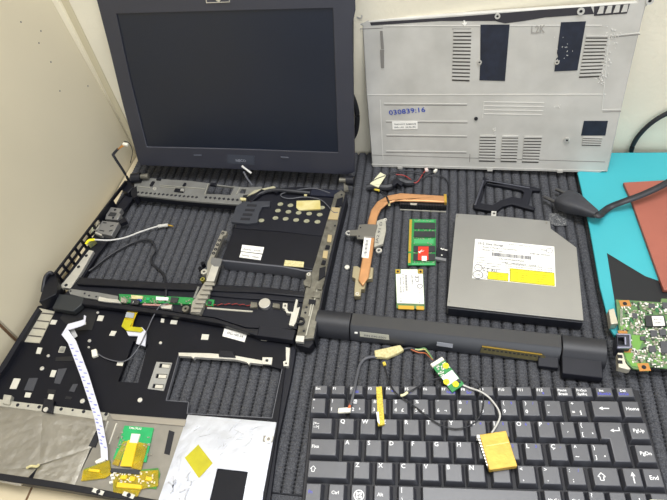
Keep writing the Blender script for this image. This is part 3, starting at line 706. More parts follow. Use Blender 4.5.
MB().cab(T, [(82, 271.5, .005), (90, 270.5, .004), (101, 262, .003), (112, 254, .003), (125, 246.5, .003), (138, 240.8, .003), (149, 240, .004), (153.5, 243.5, .004), (155, 250, .003), (151.5, 257, .002), (151.5, 262.5, .002), (156.5, 267.5, .002), (163, 273.5, .004), (166, 282, .013), (166.2, 292, .014), (165.5, 302, .014)], .0014, smooth=5).build('black_cable', CORD, ch)
# front deck
dk = MB().pl(T, [(80, 277.5), (100, 280.5), (160, 282.3), (200, 283.5), (262, 287), (306, 292), (297, 329), (246, 327.5), (215, 317.5), (160, 309.5), (110, 302), (78, 297), (62, 297)], .009, .012).build('front_deck', BLK2, ch, bevel=.0008)
MB().pl(T, [(79, 277), (160, 282), (262, 286.5), (306, 291.5), (305.5, 297), (260, 292.5), (160, 288.5), (76, 284)], .012, .0165).build('deck_ridge', BLK, dk, bevel=.001)
MB().pl(T, [(200, 288.5), (305, 297.5), (304, 302), (233, 297.5), (197, 294)], .0118, .0142).build('deck_ridge', BLK2, dk, bevel=.0008)
MB().pl(T, [(80, 277.5), (160, 282.3), (306, 292), (306, 294.5), (160, 284.5), (78, 280)], .001, .012).build('deck_wall', BLK, dk)
MB().pl(T, [(75, 297), (110, 302), (175, 312), (215, 318), (246, 328), (296, 330), (295, 334), (260, 331), (258, 336), (222, 324), (170, 315), (108, 307), (72, 303)], .009, .0155).build('deck_lip', BLK, dk, bevel=.0008)
MB().pl(T, [(58, 294), (85, 296), (81, 305), (73, 311.5), (52, 308), (56, 300)], .009, .016).build('corner_cover', mat('dark_olive_plastic', '25282a', .5), dk, bevel=.0008)
MB().pl(T, [(259, 325.5), (296, 330), (293, 340), (257, 335.5)], .009, .0172).build('corner_cover', BLK2, dk, bevel=.0008)
sr = MB().pl(T, [(68.5, 290), (72, 289), (98, 292.5), (118, 296), (117, 302.5), (84, 297.5), (70, 294)], .012, .0165).build('bracket', RAILM, dk)
for p in ((84.5, 293.3), (89, 295.4), (96.2, 296.5), (70.4, 291)): MB().cyl(T, p, .0011, .0162, .0169, 10).build('hole', DARKIN, sr)
MB().pl(T, [(99, 296.5), (108, 298.5), (118, 299.5), (121, 303), (104, 301.5), (98, 300.5)], .0165, .0185).build('bracket', SILV, dk)
cbd = MB().pl(T, [(119, 294), (150, 295.4), (190, 297.5), (214.5, 299.8), (213, 305.8), (180, 303.5), (148, 302.5), (120, 302.5)], .012, .0145).build('circuit_board', PCB, dk)
for q, mm in (([(131, 295), (143, 296), (142, 299), (131.5, 298.6)], CREAM), ([(156, 296.5), (168.5, 297.5), (167.5, 300.3), (156, 299.6)], WHITE), ([(131, 299.3), (140, 300), (138, 304.5), (130.5, 304)], CHIP), ([(137.5, 299), (141.5, 299.2), (141, 301), (137, 300.8)], BLUE), ([(171, 297), (178.5, 297.5), (177, 302.5), (170, 302)], CHIP), ([(121, 297), (127, 299), (126, 302.6), (120.5, 302)], SMD), ([(146, 297.5), (150, 297.7), (149.5, 300.5), (145.5, 300)], PCBT), ([(200, 300.5), (203, 301), (202, 303.5), (199.5, 303)], GOLD), ([(208, 300.8), (211.5, 301.2), (211, 304), (207.5, 303.6)], CHIP), ([(133, 301.2), (136, 301.4), (135, 303), (132.8, 302.8)], WHITE)):
    MB().pl(T, q, .0145, .0162).build('component', mm, cbd)
sm = MB()
for _ in range(60):
    f = rnd.random(); x, y = 120+f*92, 295.5+f*5.5+rnd.random()*6
    sm.rect(T, (x, y), .0012, .0009, .0145, .0155)
sm.build('surface_components', SMD, cbd, kind='stuff')
MB().tube([at(143, 304.5, .013), at(158, 305.2, .013), at(172, 305.5, .013)], .0011, 8, 2).build('red_bead', mat('pink_strip', 'b98a80', .5), cbd)
MB().pl(T, [(160, 304), (166, 305.5), (172, 305), (171, 309), (161, 308)], .012, .0155).build('clip', SILV, dk)
bt = MB().cyl(T, (264.5, 303), .0062, .012, .0165, 22).build('coin_cell', mat('cell_silver', 'd4d2cc', .3, .8), dk, bevel=.0008)
MB().pl(T, [(251, 302), (257, 302.5), (257.5, 307), (250, 307.5)], .012, .0155).build('cell_clip', RAILG, bt)
MB().pl(T, [(273, 303), (279.5, 304), (280, 308.5), (272.5, 307)], .012, .0155).build('cell_clip', RAILG, bt)
tw = MB()
for s_ in (0, 1):
    pts = []
    for i in range(25):
        f = i/24; x = 206+46*f; y = 306.5-2.2*math.sin(f*3.1)-f*.5
        p = at(x, y, .0135); q = f*40+s_*math.pi
        pts.append(p+Vector((0, .0007*math.sin(q), .0007*math.cos(q))))
    tw.use(REDW if s_ == 0 else CORD).tube(pts, .0004, 6, 1)
tw.build('twisted_wires', REDW, dk)
MB().pl(T, [(207, 307), (236, 309.5), (253, 310.8), (252, 312), (236, 311), (207, 308.6)], .0115, .0132).build('light_strip', SHEET, dk)
MB().pl(T, [(283, 303), (287.5, 303.3), (287, 308.5), (288.5, 311.5), (293, 312), (296, 299), (298, 300), (296.5, 308), (300, 307), (296, 322), (293.5, 326), (289, 325), (291.5, 313.5), (286.5, 313), (284.5, 308.8), (282.5, 308)], .012, .0165, [[(284.4, 304.6), (286, 304.7), (285.8, 306.6), (284.2, 306.5)]]).build('bracket', SILV, dk)
# drive tray
dt = MB().pl(T, [(234, 228), (280, 231.5), (326, 236.5), (317, 270), (303, 268), (284, 266), (222, 259.5)], .008, .0155).build('drive_tray', BLK, ch, bevel=.001)
MB().pl(T, [(222, 259.5), (284, 266), (306, 270), (317, 270), (316, 271.5), (305, 271.5), (283.5, 267.3), (222, 261)], .0, .0153).build('tray_front', mat('tray_grey', '55565c', .5), dt)
for q in ([(233, 243), (252, 245.2), (251, 249.3), (231.4, 247)], ):
    pass
for q in ([(242.3, 244.7), (264, 247.2), (262.5, 253.5), (240.8, 251)], [(241, 251.8), (262, 254.5), (260.5, 260), (239.3, 257)]):
    l_ = MB().pl(T, q, .0155, .0162).build('label', WHITE, dt)
    MB().tpx('A0XQ - 35281', T, (q[3][0]+2, q[3][1]-1.4), (q[2][0]-2, q[2][1]-1.8), .0164, .003).build('lettering', INKL, l_)
MB().pl(T, [(285, 260), (304, 261.8), (303.4, 267.2), (283.8, 265.6)], .0155, .0163).build('cream_tape', CREAM, dt)
ud = MB().pl(T, [(252, 199), (268, 189), (300, 186.5), (340, 190), (331, 212), (326, 236.5), (280, 231.5), (234, 228), (246, 212)], .009, .0148).build('upper_tray', BLK2, dt, bevel=.0008)
for x, y in ((280.4, 204.3), (278, 210.8), (288.5, 212), (298.7, 213), (309.2, 213.8), (319.7, 214.8), (275.5, 218.2), (285.7, 219), (296.2, 220.2), (306.7, 221.2), (317.5, 222), (261.5, 220.6), (322, 207.8), (290.5, 205.5)):
    c = T.P(x, y, .0148); q = [c+Vector((0.0034*math.cos(2*math.pi*i/16), .0027*math.sin(2*math.pi*i/16), 0)) for i in range(16)]
    MB().prism([q], Vector((0, 0, .0005))).build('round_pad', mat('dot_cream', 'a9a78c', .5, .2, hx2='8c8a72', vscale=500), ud)
tpz = MB().pl(T, [(296.6, 200.8), (320, 200.2), (320.5, 209), (299, 210), (296.3, 207.5)], .0148, .0165).build('cream_tape', mat('beige_tape', 'd3c994', .7, hx2='bfae62', vscale=60), ud)
MB().cyl(T, (305.5, 194.8), .0018, .0148, .0175, 10).build('bead', CREAM, ud)
wl_ = MB().cab(T, [(330, 193, .017), (315, 188.5, .018), (300, 189.5, .018), (283, 193.2, .018), (281.5, 196.5, .018), (290, 198.5, .018), (305, 197, .018), (320, 199.5, .018), (328, 206, .018), (333, 212, .019), (338, 212.5, .019)], .0006, smooth=6).build('thin_wire', GREYC, ud)
MB().cab(T, [(252, 201, .017), (262, 193, .018), (275, 190, .02), (290, 191, .02), (310, 193, .018)], .0022, smooth=5).build('black_cable', CORD, ud)
MB().pl(T, [(247.5, 198.5), (262, 188.5), (266, 190), (250.5, 202)], .0148, .0195).build('clamp', BLK, ud, bevel=.0008)
MB().pl(T, [(247, 196), (254, 190.5), (274, 186), (276, 188), (260, 191)], .0185, .0195).build('cream_tape', mat('dusty_tape', 'a8a488', .6), ud)
MB().cyl(T, (276.5, 190), .0042, .0148, .020, 14, .0022).build('screw_boss', BLK, ud)
MB().pl(T, [(312, 189), (342, 190.5), (338, 197), (310, 195)], .0148, .0172).build('flap', mat('navy_plastic', '1a1d2b', .4), ud)
cm = MB().pl(T, [(236, 206), (243, 201.5), (270.5, 201), (269.5, 206), (262, 206.5), (259, 213), (257, 222.5), (247, 223.5), (231, 221.8)], .0148, .0182).build('comb_bracket', mat('comb_grey', '37393f', .45), ud, bevel=.0005)
for i, (x0, y0) in enumerate(((248, 205), (246, 209.7), (243.7, 214.2), (241.5, 218.6))):
    MB().bar(T, (x0-1, y0), (x0+8.5, y0+.4), .0032, .018, .0187).build('slot', DARKIN, cm)
# vertical bracket with comb of fins
br = MB().pl(T, [(222, 230.5), (227, 231.5), (226, 235), (223, 236), (213, 259.5), (220, 262.5), (214, 282), (206, 281.5), (207.5, 262), (214.5, 247)], .012, .017).build('bracket', mat('bracket_grey', '9a968a', .42, .5), ch)
MB().pl(T, [(213.2, 261), (220, 263.5), (214, 281.5), (206.3, 281)], .0165, .0176).build('plate', SILV, br)
MB().pl(T, [(211.5, 257), (222, 259), (220, 266), (214, 266), (210.5, 263)], .0168, .0182).build('tape', mat('grey_tape', '6c6b68', .5), br)
for p in ((222.8, 233), (219.5, 240), (217.5, 244.5), (215.5, 249), (213.5, 253)):
    MB().cyl(T, p, .0019, .0168, .0176, 10, .0009).build('ring', DARKIN, br)
sb = MB().cyl(T, (204, 271.5), .0036, .012, .0172, 14, .0014).build('screw_boss', SHEET, br)
for p in ((202.5, 263), (200, 268)): MB().cyl(T, p, .0024, .010, .0165, 12, .001).build('screw_boss', BLK, br)
MB().cyl(T, (202.5, 279), .0026, .010, .0165, 12, .0012).build('screw_boss', mat('brass', '9a9448', .4, .6), br)
cmb = MB().pl(T, [(205, 281.8), (214, 282.5), (199.5, 314), (190.5, 313), (192, 303)], .012, .0175).build('fin_comb', mat('comb_silver', 'a5a196', .4, .5), ch)
for i in range(7):
    x0, y0 = 206.5-i*2.3, 283.8+i*4.5
    MB().bar(T, (x0-2, y0), (x0+8, y0+.3), .0026, .0175, .0198).build('fin', mat('comb_silver', 'a5a196'), cmb, bevel=.0003)
MB().bar(T, (198.5, 286.5), (194, 298), .0022, .012, .0185).build('fin', RAILM, cmb)
MB().cyl(T, (185.5, 308.5), .0038, .012, .0165, 14, .0014).build('screw_boss', RAILG, cmb)
# right rail
rl = MB().pl(T, [(334.5, 194.5), (341, 190), (345.5, 193), (341, 208), (336, 230), (329, 258), (322.5, 290), (313.5, 338), (296, 339.5), (299, 322), (305.5, 289), (315, 262), (323, 234)], .010, Z).build('right_rail', RAILG, ch, bevel=.0005)
MB().pl(T, [(345.5, 193), (347, 196), (337.5, 234), (324.5, 290), (314.5, 340), (313, 338), (322, 290), (335.5, 230), (341, 208)], .0, Z-.001).build('rail_wall', BLK2, rl)
MB().pl(T, [(296, 338.5), (313.5, 337.5), (313.5, 343), (309, 348), (297, 345)], .002, Z-.004).build('foot', BLK, rl, bevel=.0008)
MB().pl(T, [(296.5, 335.5), (304.5, 336), (303.5, 342), (295.5, 341)], Z-.003, Z+.001).build('bright_tab', SILV, rl)
MB().pl(T, [(332, 207), (340, 208), (337.5, 219.5), (328, 219)], Z, Z+.0012).build('tape', mat('beige_foil', 'b9a67c', .5, .3), rl)
MB().pl(T, [(337, 199), (343, 197), (342, 205.5), (335, 207)], Z-.001, Z+.0015).build('block', BLK, rl)
for p in ((303.8, 330.8), (304, 336.5), (306.5, 307), (305.3, 312.5), (331, 236), (327.5, 247), (335, 225.5), (341.5, 194.5)): MB().cyl(T, p, .0012, Z-.0005, Z+.0005, 10).build('hole', DARKIN, rl)
for q, mm in (([(326, 245), (330, 245.5), (329, 249), (325, 248.5)], BLK), ([(322.5, 260), (326, 260.5), (325, 264.5), (321, 264)], BLK), ([(309, 299), (316, 300), (315, 304.5), (308.5, 303.5)], BLK), ([(319.5, 268), (325.5, 266.5), (325, 276), (318.5, 280)], BLK), ([(328, 234.5), (332, 235), (331, 242), (327, 241.5)], mat('beige_foil', 'b9a67c')), ([(323.5, 250.5), (328, 251), (327, 258.5), (322.5, 257.5)], mat('beige_foil', 'b9a67c'))):
    MB().pl(T, q, Z-.001, Z+.0014).build('block', mm, rl)
MB().pl(T, [(306, 273.5), (311, 271.5), (311.5, 281), (310, 287), (304, 285), (303.5, 281), (306, 279)], .010, Z+.002).build('screw_tab', RAILG, rl)
MB().cyl(T, (308.7, 274), .0022, Z+.0015, Z+.0028, 12, .001).build('screw_boss', SILV, rl)
MB().pl(T, [(317, 281), (324, 282), (321.5, 289.5), (315.5, 288.5)], Z, Z+.0025).build('clip', RAILG, rl)
MB().pl(T, [(313.5, 291), (321, 292), (319.5, 298), (311.5, 297)], Z, Z+.002).build('clip', RAILG, rl)
MB().cyl(T, (300.5, 320.5), .0042, Z-.002, Z+.003, 16, .0025).build('hinge_socket', BLK, rl)
rg = MB()
for a, b in (((318, 285), (306, 335)), ((312, 300), (309, 316))): rg.bar(T, a, b, .001, Z-.001, Z+.0012)
rg.build('stiffening_rib', SHEET, rl)
# white tipped wire by the screen
ws = MB().cab(T, [(252, 185, .02), (247, 178, .028), (243.5, 171.5, .034)], .0012, smooth=4).build('antenna_wire', GREYC, ch)
MB().tube([at(241.8, 166, .040), at(251.3, 173.2, .033)], .0013, 8, 1).build('white_tip', WHITC, ws)

# ------------------------------------------------------------------ cooler
hk = thing('heat_pipe_cooler', 'copper heat pipe cooler with black fin block on the mat', 'cooler', at(375, 235, 0))
MB().pl(T, [(446.3, 195.6), (420, 194), (401, 192.7), (387.5, 195.3), (377, 201.3), (371, 209.5), (368, 220), (363.5, 250), (358.2, 279.5), (362.8, 285.5), (368.6, 277), (373, 250), (376, 223), (377.5, 216), (381, 208.5), (387, 203.5), (396, 200.2), (420, 200.8), (446, 202)], .0075, .0105).build('copper_pipe', COPPER, hk, bevel=.0012)
fb = MB().pl(T, [(400.5, 193), (447, 195.5), (446.7, 206), (399.5, 204)], .0, .0072).build('fin_block', mat('fin_black', '1e1f22', .4, .5), hk, bevel=.0004)
fn = MB()
for i in range(30):
    f = i/29; x = 400.5+45.5*f; fn.bar(T, (x, 202.5+1.8*f), (x, 204.5+1.8*f), .0005, .0005, .0076)
fn.build('fins', mat('fin_edge', '44464a', .4, .6), fb, kind='stuff')
MB().bar(T, (400, 209.3), (446, 211.6), .001, .0, .0012).build('edge_strip', SHEET, fb)
MB().pl(T, [(410, 203), (417, 203.2), (416.5, 205), (410.5, 204.7)], .0072, .0079).build('tape_scrap', SHEET, fb)
MB().pl(T, [(443.8, 194), (446.5, 194.2), (446.8, 202.5), (444.5, 202.4)], .007, .0112).build('end_clip', GOLD, hk)
clp = MB().pl(T, [(366.3, 224), (377.5, 224.4), (374.3, 237.2), (364, 236.8), (363.5, 239), (357, 238.4), (356.5, 235.3), (350, 235.4), (350, 230), (357.5, 229.6), (359, 224.6)], .0095, .0118).build('clamp_plate', mat('clamp_grey', '86837b', .4, .7), hk, bevel=.0003)
for p in ((360.5, 227.5), (359, 236)): MB().cyl(T, p, .0009, .0116, .0122, 8).build('hole', DARKIN, clp)
MB().cyl(T, (348.6, 232.8), .0036, .0085, .0105, 16, .0018).build('screw_ring', SILV, clp)
sh = MB().pl(T, [(377, 221), (380.5, 219.6), (385.6, 218.2), (386, 230), (383, 243.8), (374.2, 247), (375, 236)], .006, .0095).build('spring_plate', SHEET, hk)
MB().tpx('JA2 91 D', T, (377.5, 243.5), (382.5, 222), .0098, .004).build('lettering', INKL, sh)
MB().cyl(T, (378.9, 250.2), .0034, .006, .008, 16, .0017).build('screw_ring', SILV, sh)
MB().cyl(T, (385.2, 219.5), .0022, .008, .0105, 12, .001).build('screw_ring', SILV, sh)
bc = MB().pl(T, [(364.2, 237.4), (371.2, 238), (368.4, 258), (361.6, 257.2)], .0105, .0111).build('label', WHITE, hk)
z_ = MB()
for i in range(12):
    f = (i+.5)/12; z_.bar(T, (366-2.3*f, 240+15.5*f), (368.6-2.3*f, 240.2+15.5*f), .0006 if i % 3 else .0011, .0109, .0114)
z_.build('barcode', INK, bc)
bp_ = MB().pl(T, [(353.2, 266.3), (357.5, 266), (360.5, 268), (368, 268.2), (369.5, 267), (373.6, 267.6), (372.4, 278.3), (366.6, 278.8), (364.5, 289), (361, 289), (360.4, 296), (354.2, 296), (354.4, 288), (355.4, 278.5), (352, 277)], .0, .0068).build('base_plate', mat('nickel_plate', 'b3a888', .42, .6), hk, bevel=.0005)
MB().cyl(T, (357.2, 293.6), .002, .0066, .0074, 12, .001).build('screw_ring', SILV, bp_)

# ------------------------------------------------------------------ memory module, wireless card, loose bits
mm_ = thing('memory_module', 'green memory module with gold contacts beside the optical drive', 'memory module', at(422, 242, 0))
Dq = [(409.3, 219), (435.8, 219.3), (435.5, 265.2), (407.8, 265.2)]
def quad(q, u, v):
    (a, b), (c, d), (e, f), (g_, h_) = q
    return ((a*(1-u)+c*u)*(1-v)+(g_*(1-u)+e*u)*v, (b*(1-u)+d*u)*(1-v)+(h_*(1-u)+f*u)*v)
def qr(q, u0, v0, u1, v1): return [quad(q, u0, v0), quad(q, u1, v0), quad(q, u1, v1), quad(q, u0, v1)]
MB().pl(T, Dq, .0012, .0024).build('board', PCB, mm_)
for v0, v1 in ((.01, .7), (.74, .95)): MB().pl(T, qr(Dq, .01, v0, .1, v1), .0022, .0027).build('contacts', GOLD, mm_)
for v0, v1 in ((.075, .205), (.26, .385), (.575, .705), (.75, .895)): MB().pl(T, qr(Dq, .19, v0, .985, v1), .0024, .0036).build('chip', CHIP, mm_, bevel=.0002)
MB().pl(T, qr(Dq, .14, .95, .97, .995), .0022, .0028).build('solder_edge', mat('light_board', '46a564', .4), mm_)
for v in (.02, .43): MB().pl(T, qr(Dq, .2, v, .92, v+(.04 if v < .1 else .1)), .0022, .0026).build('trace_area', mat('light_board', '5fc27a'), mm_)
sk = MB().pl(T, qr(Dq, .36, .595, .74, .885), .0034, .0041).build('red_sticker', RED, mm_)
MB().pl(T, qr(Dq, .5, .8, .68, .9), .0039, .0046).build('white_patch', WHITE, sk)
MB().tpx('K', T, quad(Dq, .42, .74), quad(Dq, .6, .68), .0044, .004).build('mark', WHITE, sk)
sm = MB()
for _ in range(60):
    u = rnd.uniform(.17, .97); v = rnd.choice((.035, .23, .42, .53, .725, .93))+rnd.gauss(0, .012)
    sm.rect(T, quad(Dq, u, v), .0012, .0008, .0024, .003)
sm.build('surface_components', SMD, mm_, kind='stuff')
pm = thing('plastic_clip', 'small black plastic piece with white marks between memory module and optical drive', 'plastic piece', at(442, 254, 0))
MB().pl(T, [(437.5, 247), (448, 249), (446, 258.5), (435.5, 256.5)], 0, .003).build('body', BLK2, pm)
MB().pl(T, [(435.5, 256.6), (446.3, 258.5), (445.8, 261), (435.2, 259)], 0, .0035).build('lip', mat('clip_edge', '77787a', .4), pm)
mk = MB()
for x, y in ((441.2, 248.4), (442.3, 249.2), (443.6, 249), (445.3, 249.8), (446.6, 250), (441.8, 255)): mk.rect(T, (x, y), .0016, .0012, .003, .0034)
mk.build('marks', WHITE, pm)
wf_ = thing('wireless_card', 'white labelled wireless card with gold contacts below the memory module', 'wireless card', at(410, 290, 0))
Wq = [(395.2, 269), (423, 269), (424.8, 309), (396.6, 308)]
MB().pl(T, Wq, .001, .0022, ).build('board', PCBM, wf_)
for u0, u1 in ((.06, .62), (.7, .97)): MB().pl(T, [quad(Wq, u0, .93), quad(Wq, u1, .93), quad(Wq, u1, 1.02), quad(Wq, u0, 1.02)], .0009, .0025).build('contacts', GOLD, wf_)
for u in (0, .82):
    c_ = MB().pl(T, qr(Wq, u+.01, .01, u+.17, .11), .002, .0026).build('corner_pad', GOLD, wf_)
    MB().cyl(T, quad(Wq, u+.09, .06), .0013, .0024, .003, 10).build('hole', DARKIN, c_)
lb_ = MB().pl(T, [quad(Wq, .02, .13), quad(Wq, .2, .12), quad(Wq, .2, .01), quad(Wq, .8, .01), quad(Wq, .8, .12), quad(Wq, .985, .12), quad(Wq, .985, .87), quad(Wq, .02, .87)], .0022, .0034).build('label', WHITE, wf_)
tx = MB()
def vtext(s_, u, v0, v1, sz): tx.tpx(s_, T, quad(Wq, u, v0), quad(Wq, u, v1), .0036, sz)
vtext('CE', .84, .33, .16, .0055); vtext('FCC ID PD9', .3, .58, .12, .0022); vtext('MODEL 3945ABG', .2, .6, .2, .0022); vtext('WM-NET', .62, .4, .14, .0022)
vtext('0.5 / 1.3 TA', .85, .85, .58, .002); vtext('E 1', .2, .83, .74, .003)
for i in range(16):
    v = .16+.4*i/16; tx.bar(T, quad(Wq, .34, v), quad(Wq, .42, v), .0005 if i % 3 else .0008, .0033, .0036)
tx.cyl(T, quad(Wq, .86, .43), .003, .0033, .0036, 16, .0023)
tx.build('lettering', INKL, lb_)
fd = MB().cyl(T, (347, 266.8), .0028, .0, .0022, 12); one(fd, 'foam_dot', mat('off_white', 'd9d6c8', .7), 'small off-white dot on the mat left of the cooler base', 'scrap', bevel=.0006)
ct_ = thing('clear_tape', 'dusty scrap of clear tape stuck on the mat behind the optical drive', 'tape', at(557, 219, 0))
MB().pl(T, [(549, 213.2), (566.5, 212), (567, 225.5), (555, 226), (548.5, 220)], 0, .0004).build('film', TAPE, ct_)
sc = MB()
for _ in range(45):
    sc.rect(T, (550+rnd.random()*16, 213.5+rnd.random()*11.5), .0005+rnd.random()*.0006, .0005, .0003, .0007)
sc.build('dust', mat('dust_grey', 'a5a5a3', .8), ct_, kind='stuff')

# ------------------------------------------------------------------ plastic bracket
bk = thing('plastic_bracket', 'black plastic bracket frame lying above the optical drive', 'bracket', at(505, 195, 0))
MB().pl(T, [(483.5, 176.5), (490, 180), (533, 186.5), (541, 188.5), (540.5, 190.5), (532.5, 190), (529, 205), (535.5, 207.8), (534, 210), (519, 206), (512, 203.8), (503, 206.2), (496, 211.5), (474, 208), (473, 205), (480, 190)], .0, .0045,
        [[(487, 183.2), (500, 185.6), (521, 189.8), (524, 192), (522, 198.2), (512, 196.6), (501, 199.8), (492.5, 204.6), (480.5, 202.8)]]).build('frame', BLK2, bk, bevel=.0008)
rb2 = MB()
rb2.bar(T, (483.5, 180), (475, 205), .002, .004, .007)
rb2.bar(T, (486, 180), (530, 187.6), .0016, .004, .0058)
rb2.build('rib', mat('bracket_light', '43444c', .45), bk, bevel=.0005)

# ------------------------------------------------------------------ cable bundle at the top
cbn = thing('cable_bundle', 'tangled black cable with cream tape lying under the bottom cover', 'cable', at(393, 183, 0))
MB().cab(T, [(367, 187.5, .004), (374, 186.5, .005), (384, 187.5, .005), (391, 186.5, .005), (395, 182, .006), (400, 180.5, .005), (407, 183, .004), (413, 183, .003)], .0042, smooth=4).build('taped_cable', CORD, cbn)
MB().pl(T, [(391.5, 182.5), (397, 177.5), (403.5, 183), (401, 185.5), (397, 182.5), (393.5, 186)], .006, .0105).build('clip', BLK2, cbn, bevel=.0005)
tpx_ = MB().pl(T, [(370, 183.8), (380.3, 172.3), (386, 175.2), (378.4, 187.2)], .008, .0092).build('cream_tape', mat('pale_tape', 'd8d6b4', .7), cbn)
MB().cab(T, [(371, 182), (376, 179), (385.5, 175.5)], .0005, h=.0096, smooth=3).build('fold_line', CORD, tpx_)
MB().cab(T, [(374.5, 189.2), (379.5, 190.6)], .0015, h=.004, smooth=1).build('yellow_end', YELS, cbn)
MB().cab(T, [(378, 189.5, .004), (384, 193, .004), (387, 197.5, .012), (389, 203, .0125)], .0009, smooth=5).build('black_wire', CORD, cbn)
MB().cab(T, [(389, 202, .0125), (389.2, 205.5, .008)], .0014, smooth=1).build('cream_end', CREAM, cbn)
r1 = MB().cab(T, [(396, 174.5, .004), (404, 175.5), (410.5, 179.5), (413.5, 182.5), (416.5, 182.5), (419.5, 179.5), (422.5, 174.5), (425.5, 170.5)], .0007, h=.003, smooth=5).build('red_wire', REDW, cbn)
MB().rect(T, (426.5, 169), .004, .005, .001, .0045, .2).build('connector', mat('pinkish_plug', 'd9c5bd', .5), r1, bevel=.0004)
r2 = MB().cab(T, [(411, 181.5), (420, 179.5), (428, 175), (434.5, 170.8)], .0007, h=.003, smooth=5).build('black_wire', CORD, cbn)
MB().rect(T, (435.4, 170), .003, .0055, .001, .0045, -.6).build('connector', CONN, r2, bevel=.0004)
MB().cab(T, [(376, 182), (388, 174.5), (400, 171), (414, 171.5), (424, 174)], .0008, h=.004, smooth=5).build('black_wire', CORD, cbn)
MB().cab(T, [(428, 176), (438, 175.5), (446, 179.5), (449.5, 188), (448, 197)], .0007, h=.002, smooth=5).build('black_wire', CORD, cbn)

# ------------------------------------------------------------------ optical drive
od = thing('optical_drive', 'silver optical drive with white and yellow label on the mat', 'optical drive', at(515, 270, 0))
OZ = .0145
body = [(456, 213.5), (503, 216.5), (549.9, 221), (550.8, 228.6), (576.5, 247.5), (583.6, 320.5), (515, 313.3), (447, 305.8)]
MB().pl(T, body, .0005, OZ).build('housing', DRIVE, od, bevel=.0006)
f0, f1 = at(447.2, 306.3, OZ), at(583.5, 321, OZ); dd = (f1-f0).normalized(); nn = ZU.cross(dd)
MB().prism([[f0+dd*.0015-nn*.0003-ZU*.0012, f1-dd*.0005-nn*.0003-ZU*.0012, f1-dd*.0005-nn*.0016-ZU*.0012, f0+dd*.0015-nn*.0016-ZU*.0012]], -ZU*.0118).build('tray_bezel', mat('bezel_dark', '191c26', .45), od)
tb = MB().pl(T, [(491.5, 211), (496.5, 211.3), (496, 217), (491, 216.8)], OZ-.008, OZ-.006, [[(493, 212.4), (495.2, 212.5), (495, 214.2), (492.8, 214.1)]]).build('mounting_tab', SILV, od)
dl = [(475.2, 238.8), (554.2, 246.6), (555.8, 286.5), (472.2, 278)]
lo = MB().pl(T, dl, OZ, OZ+.0005).build('label', WHITE, od)
for q in ([(488.2, 271.3), (508.6, 273.3), (508.2, 281.2), (487.3, 279)], [(510, 268.2), (554.4, 272.8), (555, 286), (509.6, 281.3)]):
    yb = MB().pl(T, q, OZ+.0004, OZ+.0009).build('yellow_panel', YEL, lo)
    z_ = MB()
    for i in range(4):
        a, b = q[i], q[(i+1) % 4]; cx = sum(p[0] for p in q)/4; cy = sum(p[1] for p in q)/4
        a = (a[0]+(cx-a[0])*.03, a[1]+(cy-a[1])*.08); b = (b[0]+(cx-b[0])*.03, b[1]+(cy-b[1])*.08)
        z_.bar(T, a, b, .0006, OZ+.0008, OZ+.0011)
    n_ = 4 if q[1][0]-q[0][0] > 30 else 3
    for i in range(n_):
        v = .25+.5*i/(n_-1)
        z_.tpx('CLASS 1 LASER PRODUCT INVISIBLE RADIATION' if n_ == 4 else 'CLASS 1 LASER PRODUCT', T, quad(q, .08, v+.06), quad(q, .9, v+.06), OZ+.0011, .0016)
    z_.build('print', mat('olive_ink', '7d7a14', .7), yb)
tx = MB().use(INK)
def dtx(s_, u0, v, u1, sz): tx.tpx(s_, T, quad(dl, u0, v), quad(dl, u1, v), OZ+.0008, sz)
dtx('H-L', .045, .135, .125, .0062); dtx('Data Storage', .14, .125, .36, .0044)
tx.use(INKL)
dtx('MODEL: SUPER MULTI DVD REWRITER', .1, .2, .53, .0024); dtx('MODEL: GSA-T20N', .1, .27, .35, .0024); dtx('AUGUST 2007 REV A', .42, .07, .7, .0022); dtx('DVD RW', .83, .13, .9, .003)
dtx('ROM VER: WD02A01', .69, .25, .95, .0026); dtx('S/N GX2004802AQ50', .31, .46, .62, .0026); dtx('27RS  GB2008QT  HQZ-1', .34, .54, .8, .0024)
for i in range(5): dtx('DC 5V 1.5A 47 FEBRUARY' if i % 2 else 'HITACHI LG MADE IN CHINA', .03, .47+i*.065, .34 if i > 1 else .14, .002)
for i in range(4): dtx('THIS PRODUCT COMPLIES WITH DHHS RULES 21 CFR CHAPTER 1 SUBCHAPTER J', .38, .57+i*.05, .97, .0017)
tx.use(INK)
for i in range(34):
    u = .225+.28*i/34*1.75; tx.bar(T, quad(dl, u, .30), quad(dl, u, .385), .0004+.0006*rnd.random(), OZ+.0003, OZ+.0008)
for u, v, r in ((.065, .72, .0042), (.065, .9, .0052), (.15, .93, .0024), (.155, .82, .002), (.94, .11, .0034)):
    tx.cyl(T, quad(dl, u, v), r, OZ+.0003, OZ+.0008, 18, r*.87)
dtx('C', .12, .79, .145, .007); dtx('C', .17, .81, .195, .007); dtx('RU', .225, .79, .29, .005); dtx('uS', .04, .92, .09, .003)
tx.build('lettering', INK, lo)
for p in ((457.5, 215.8), (449.5, 301), (546.5, 222.5)): MB().cyl(T, p, .0011, OZ-.0002, OZ+.0005, 10).build('rivet', mat('rivet', '98948a', .4, .6), od)

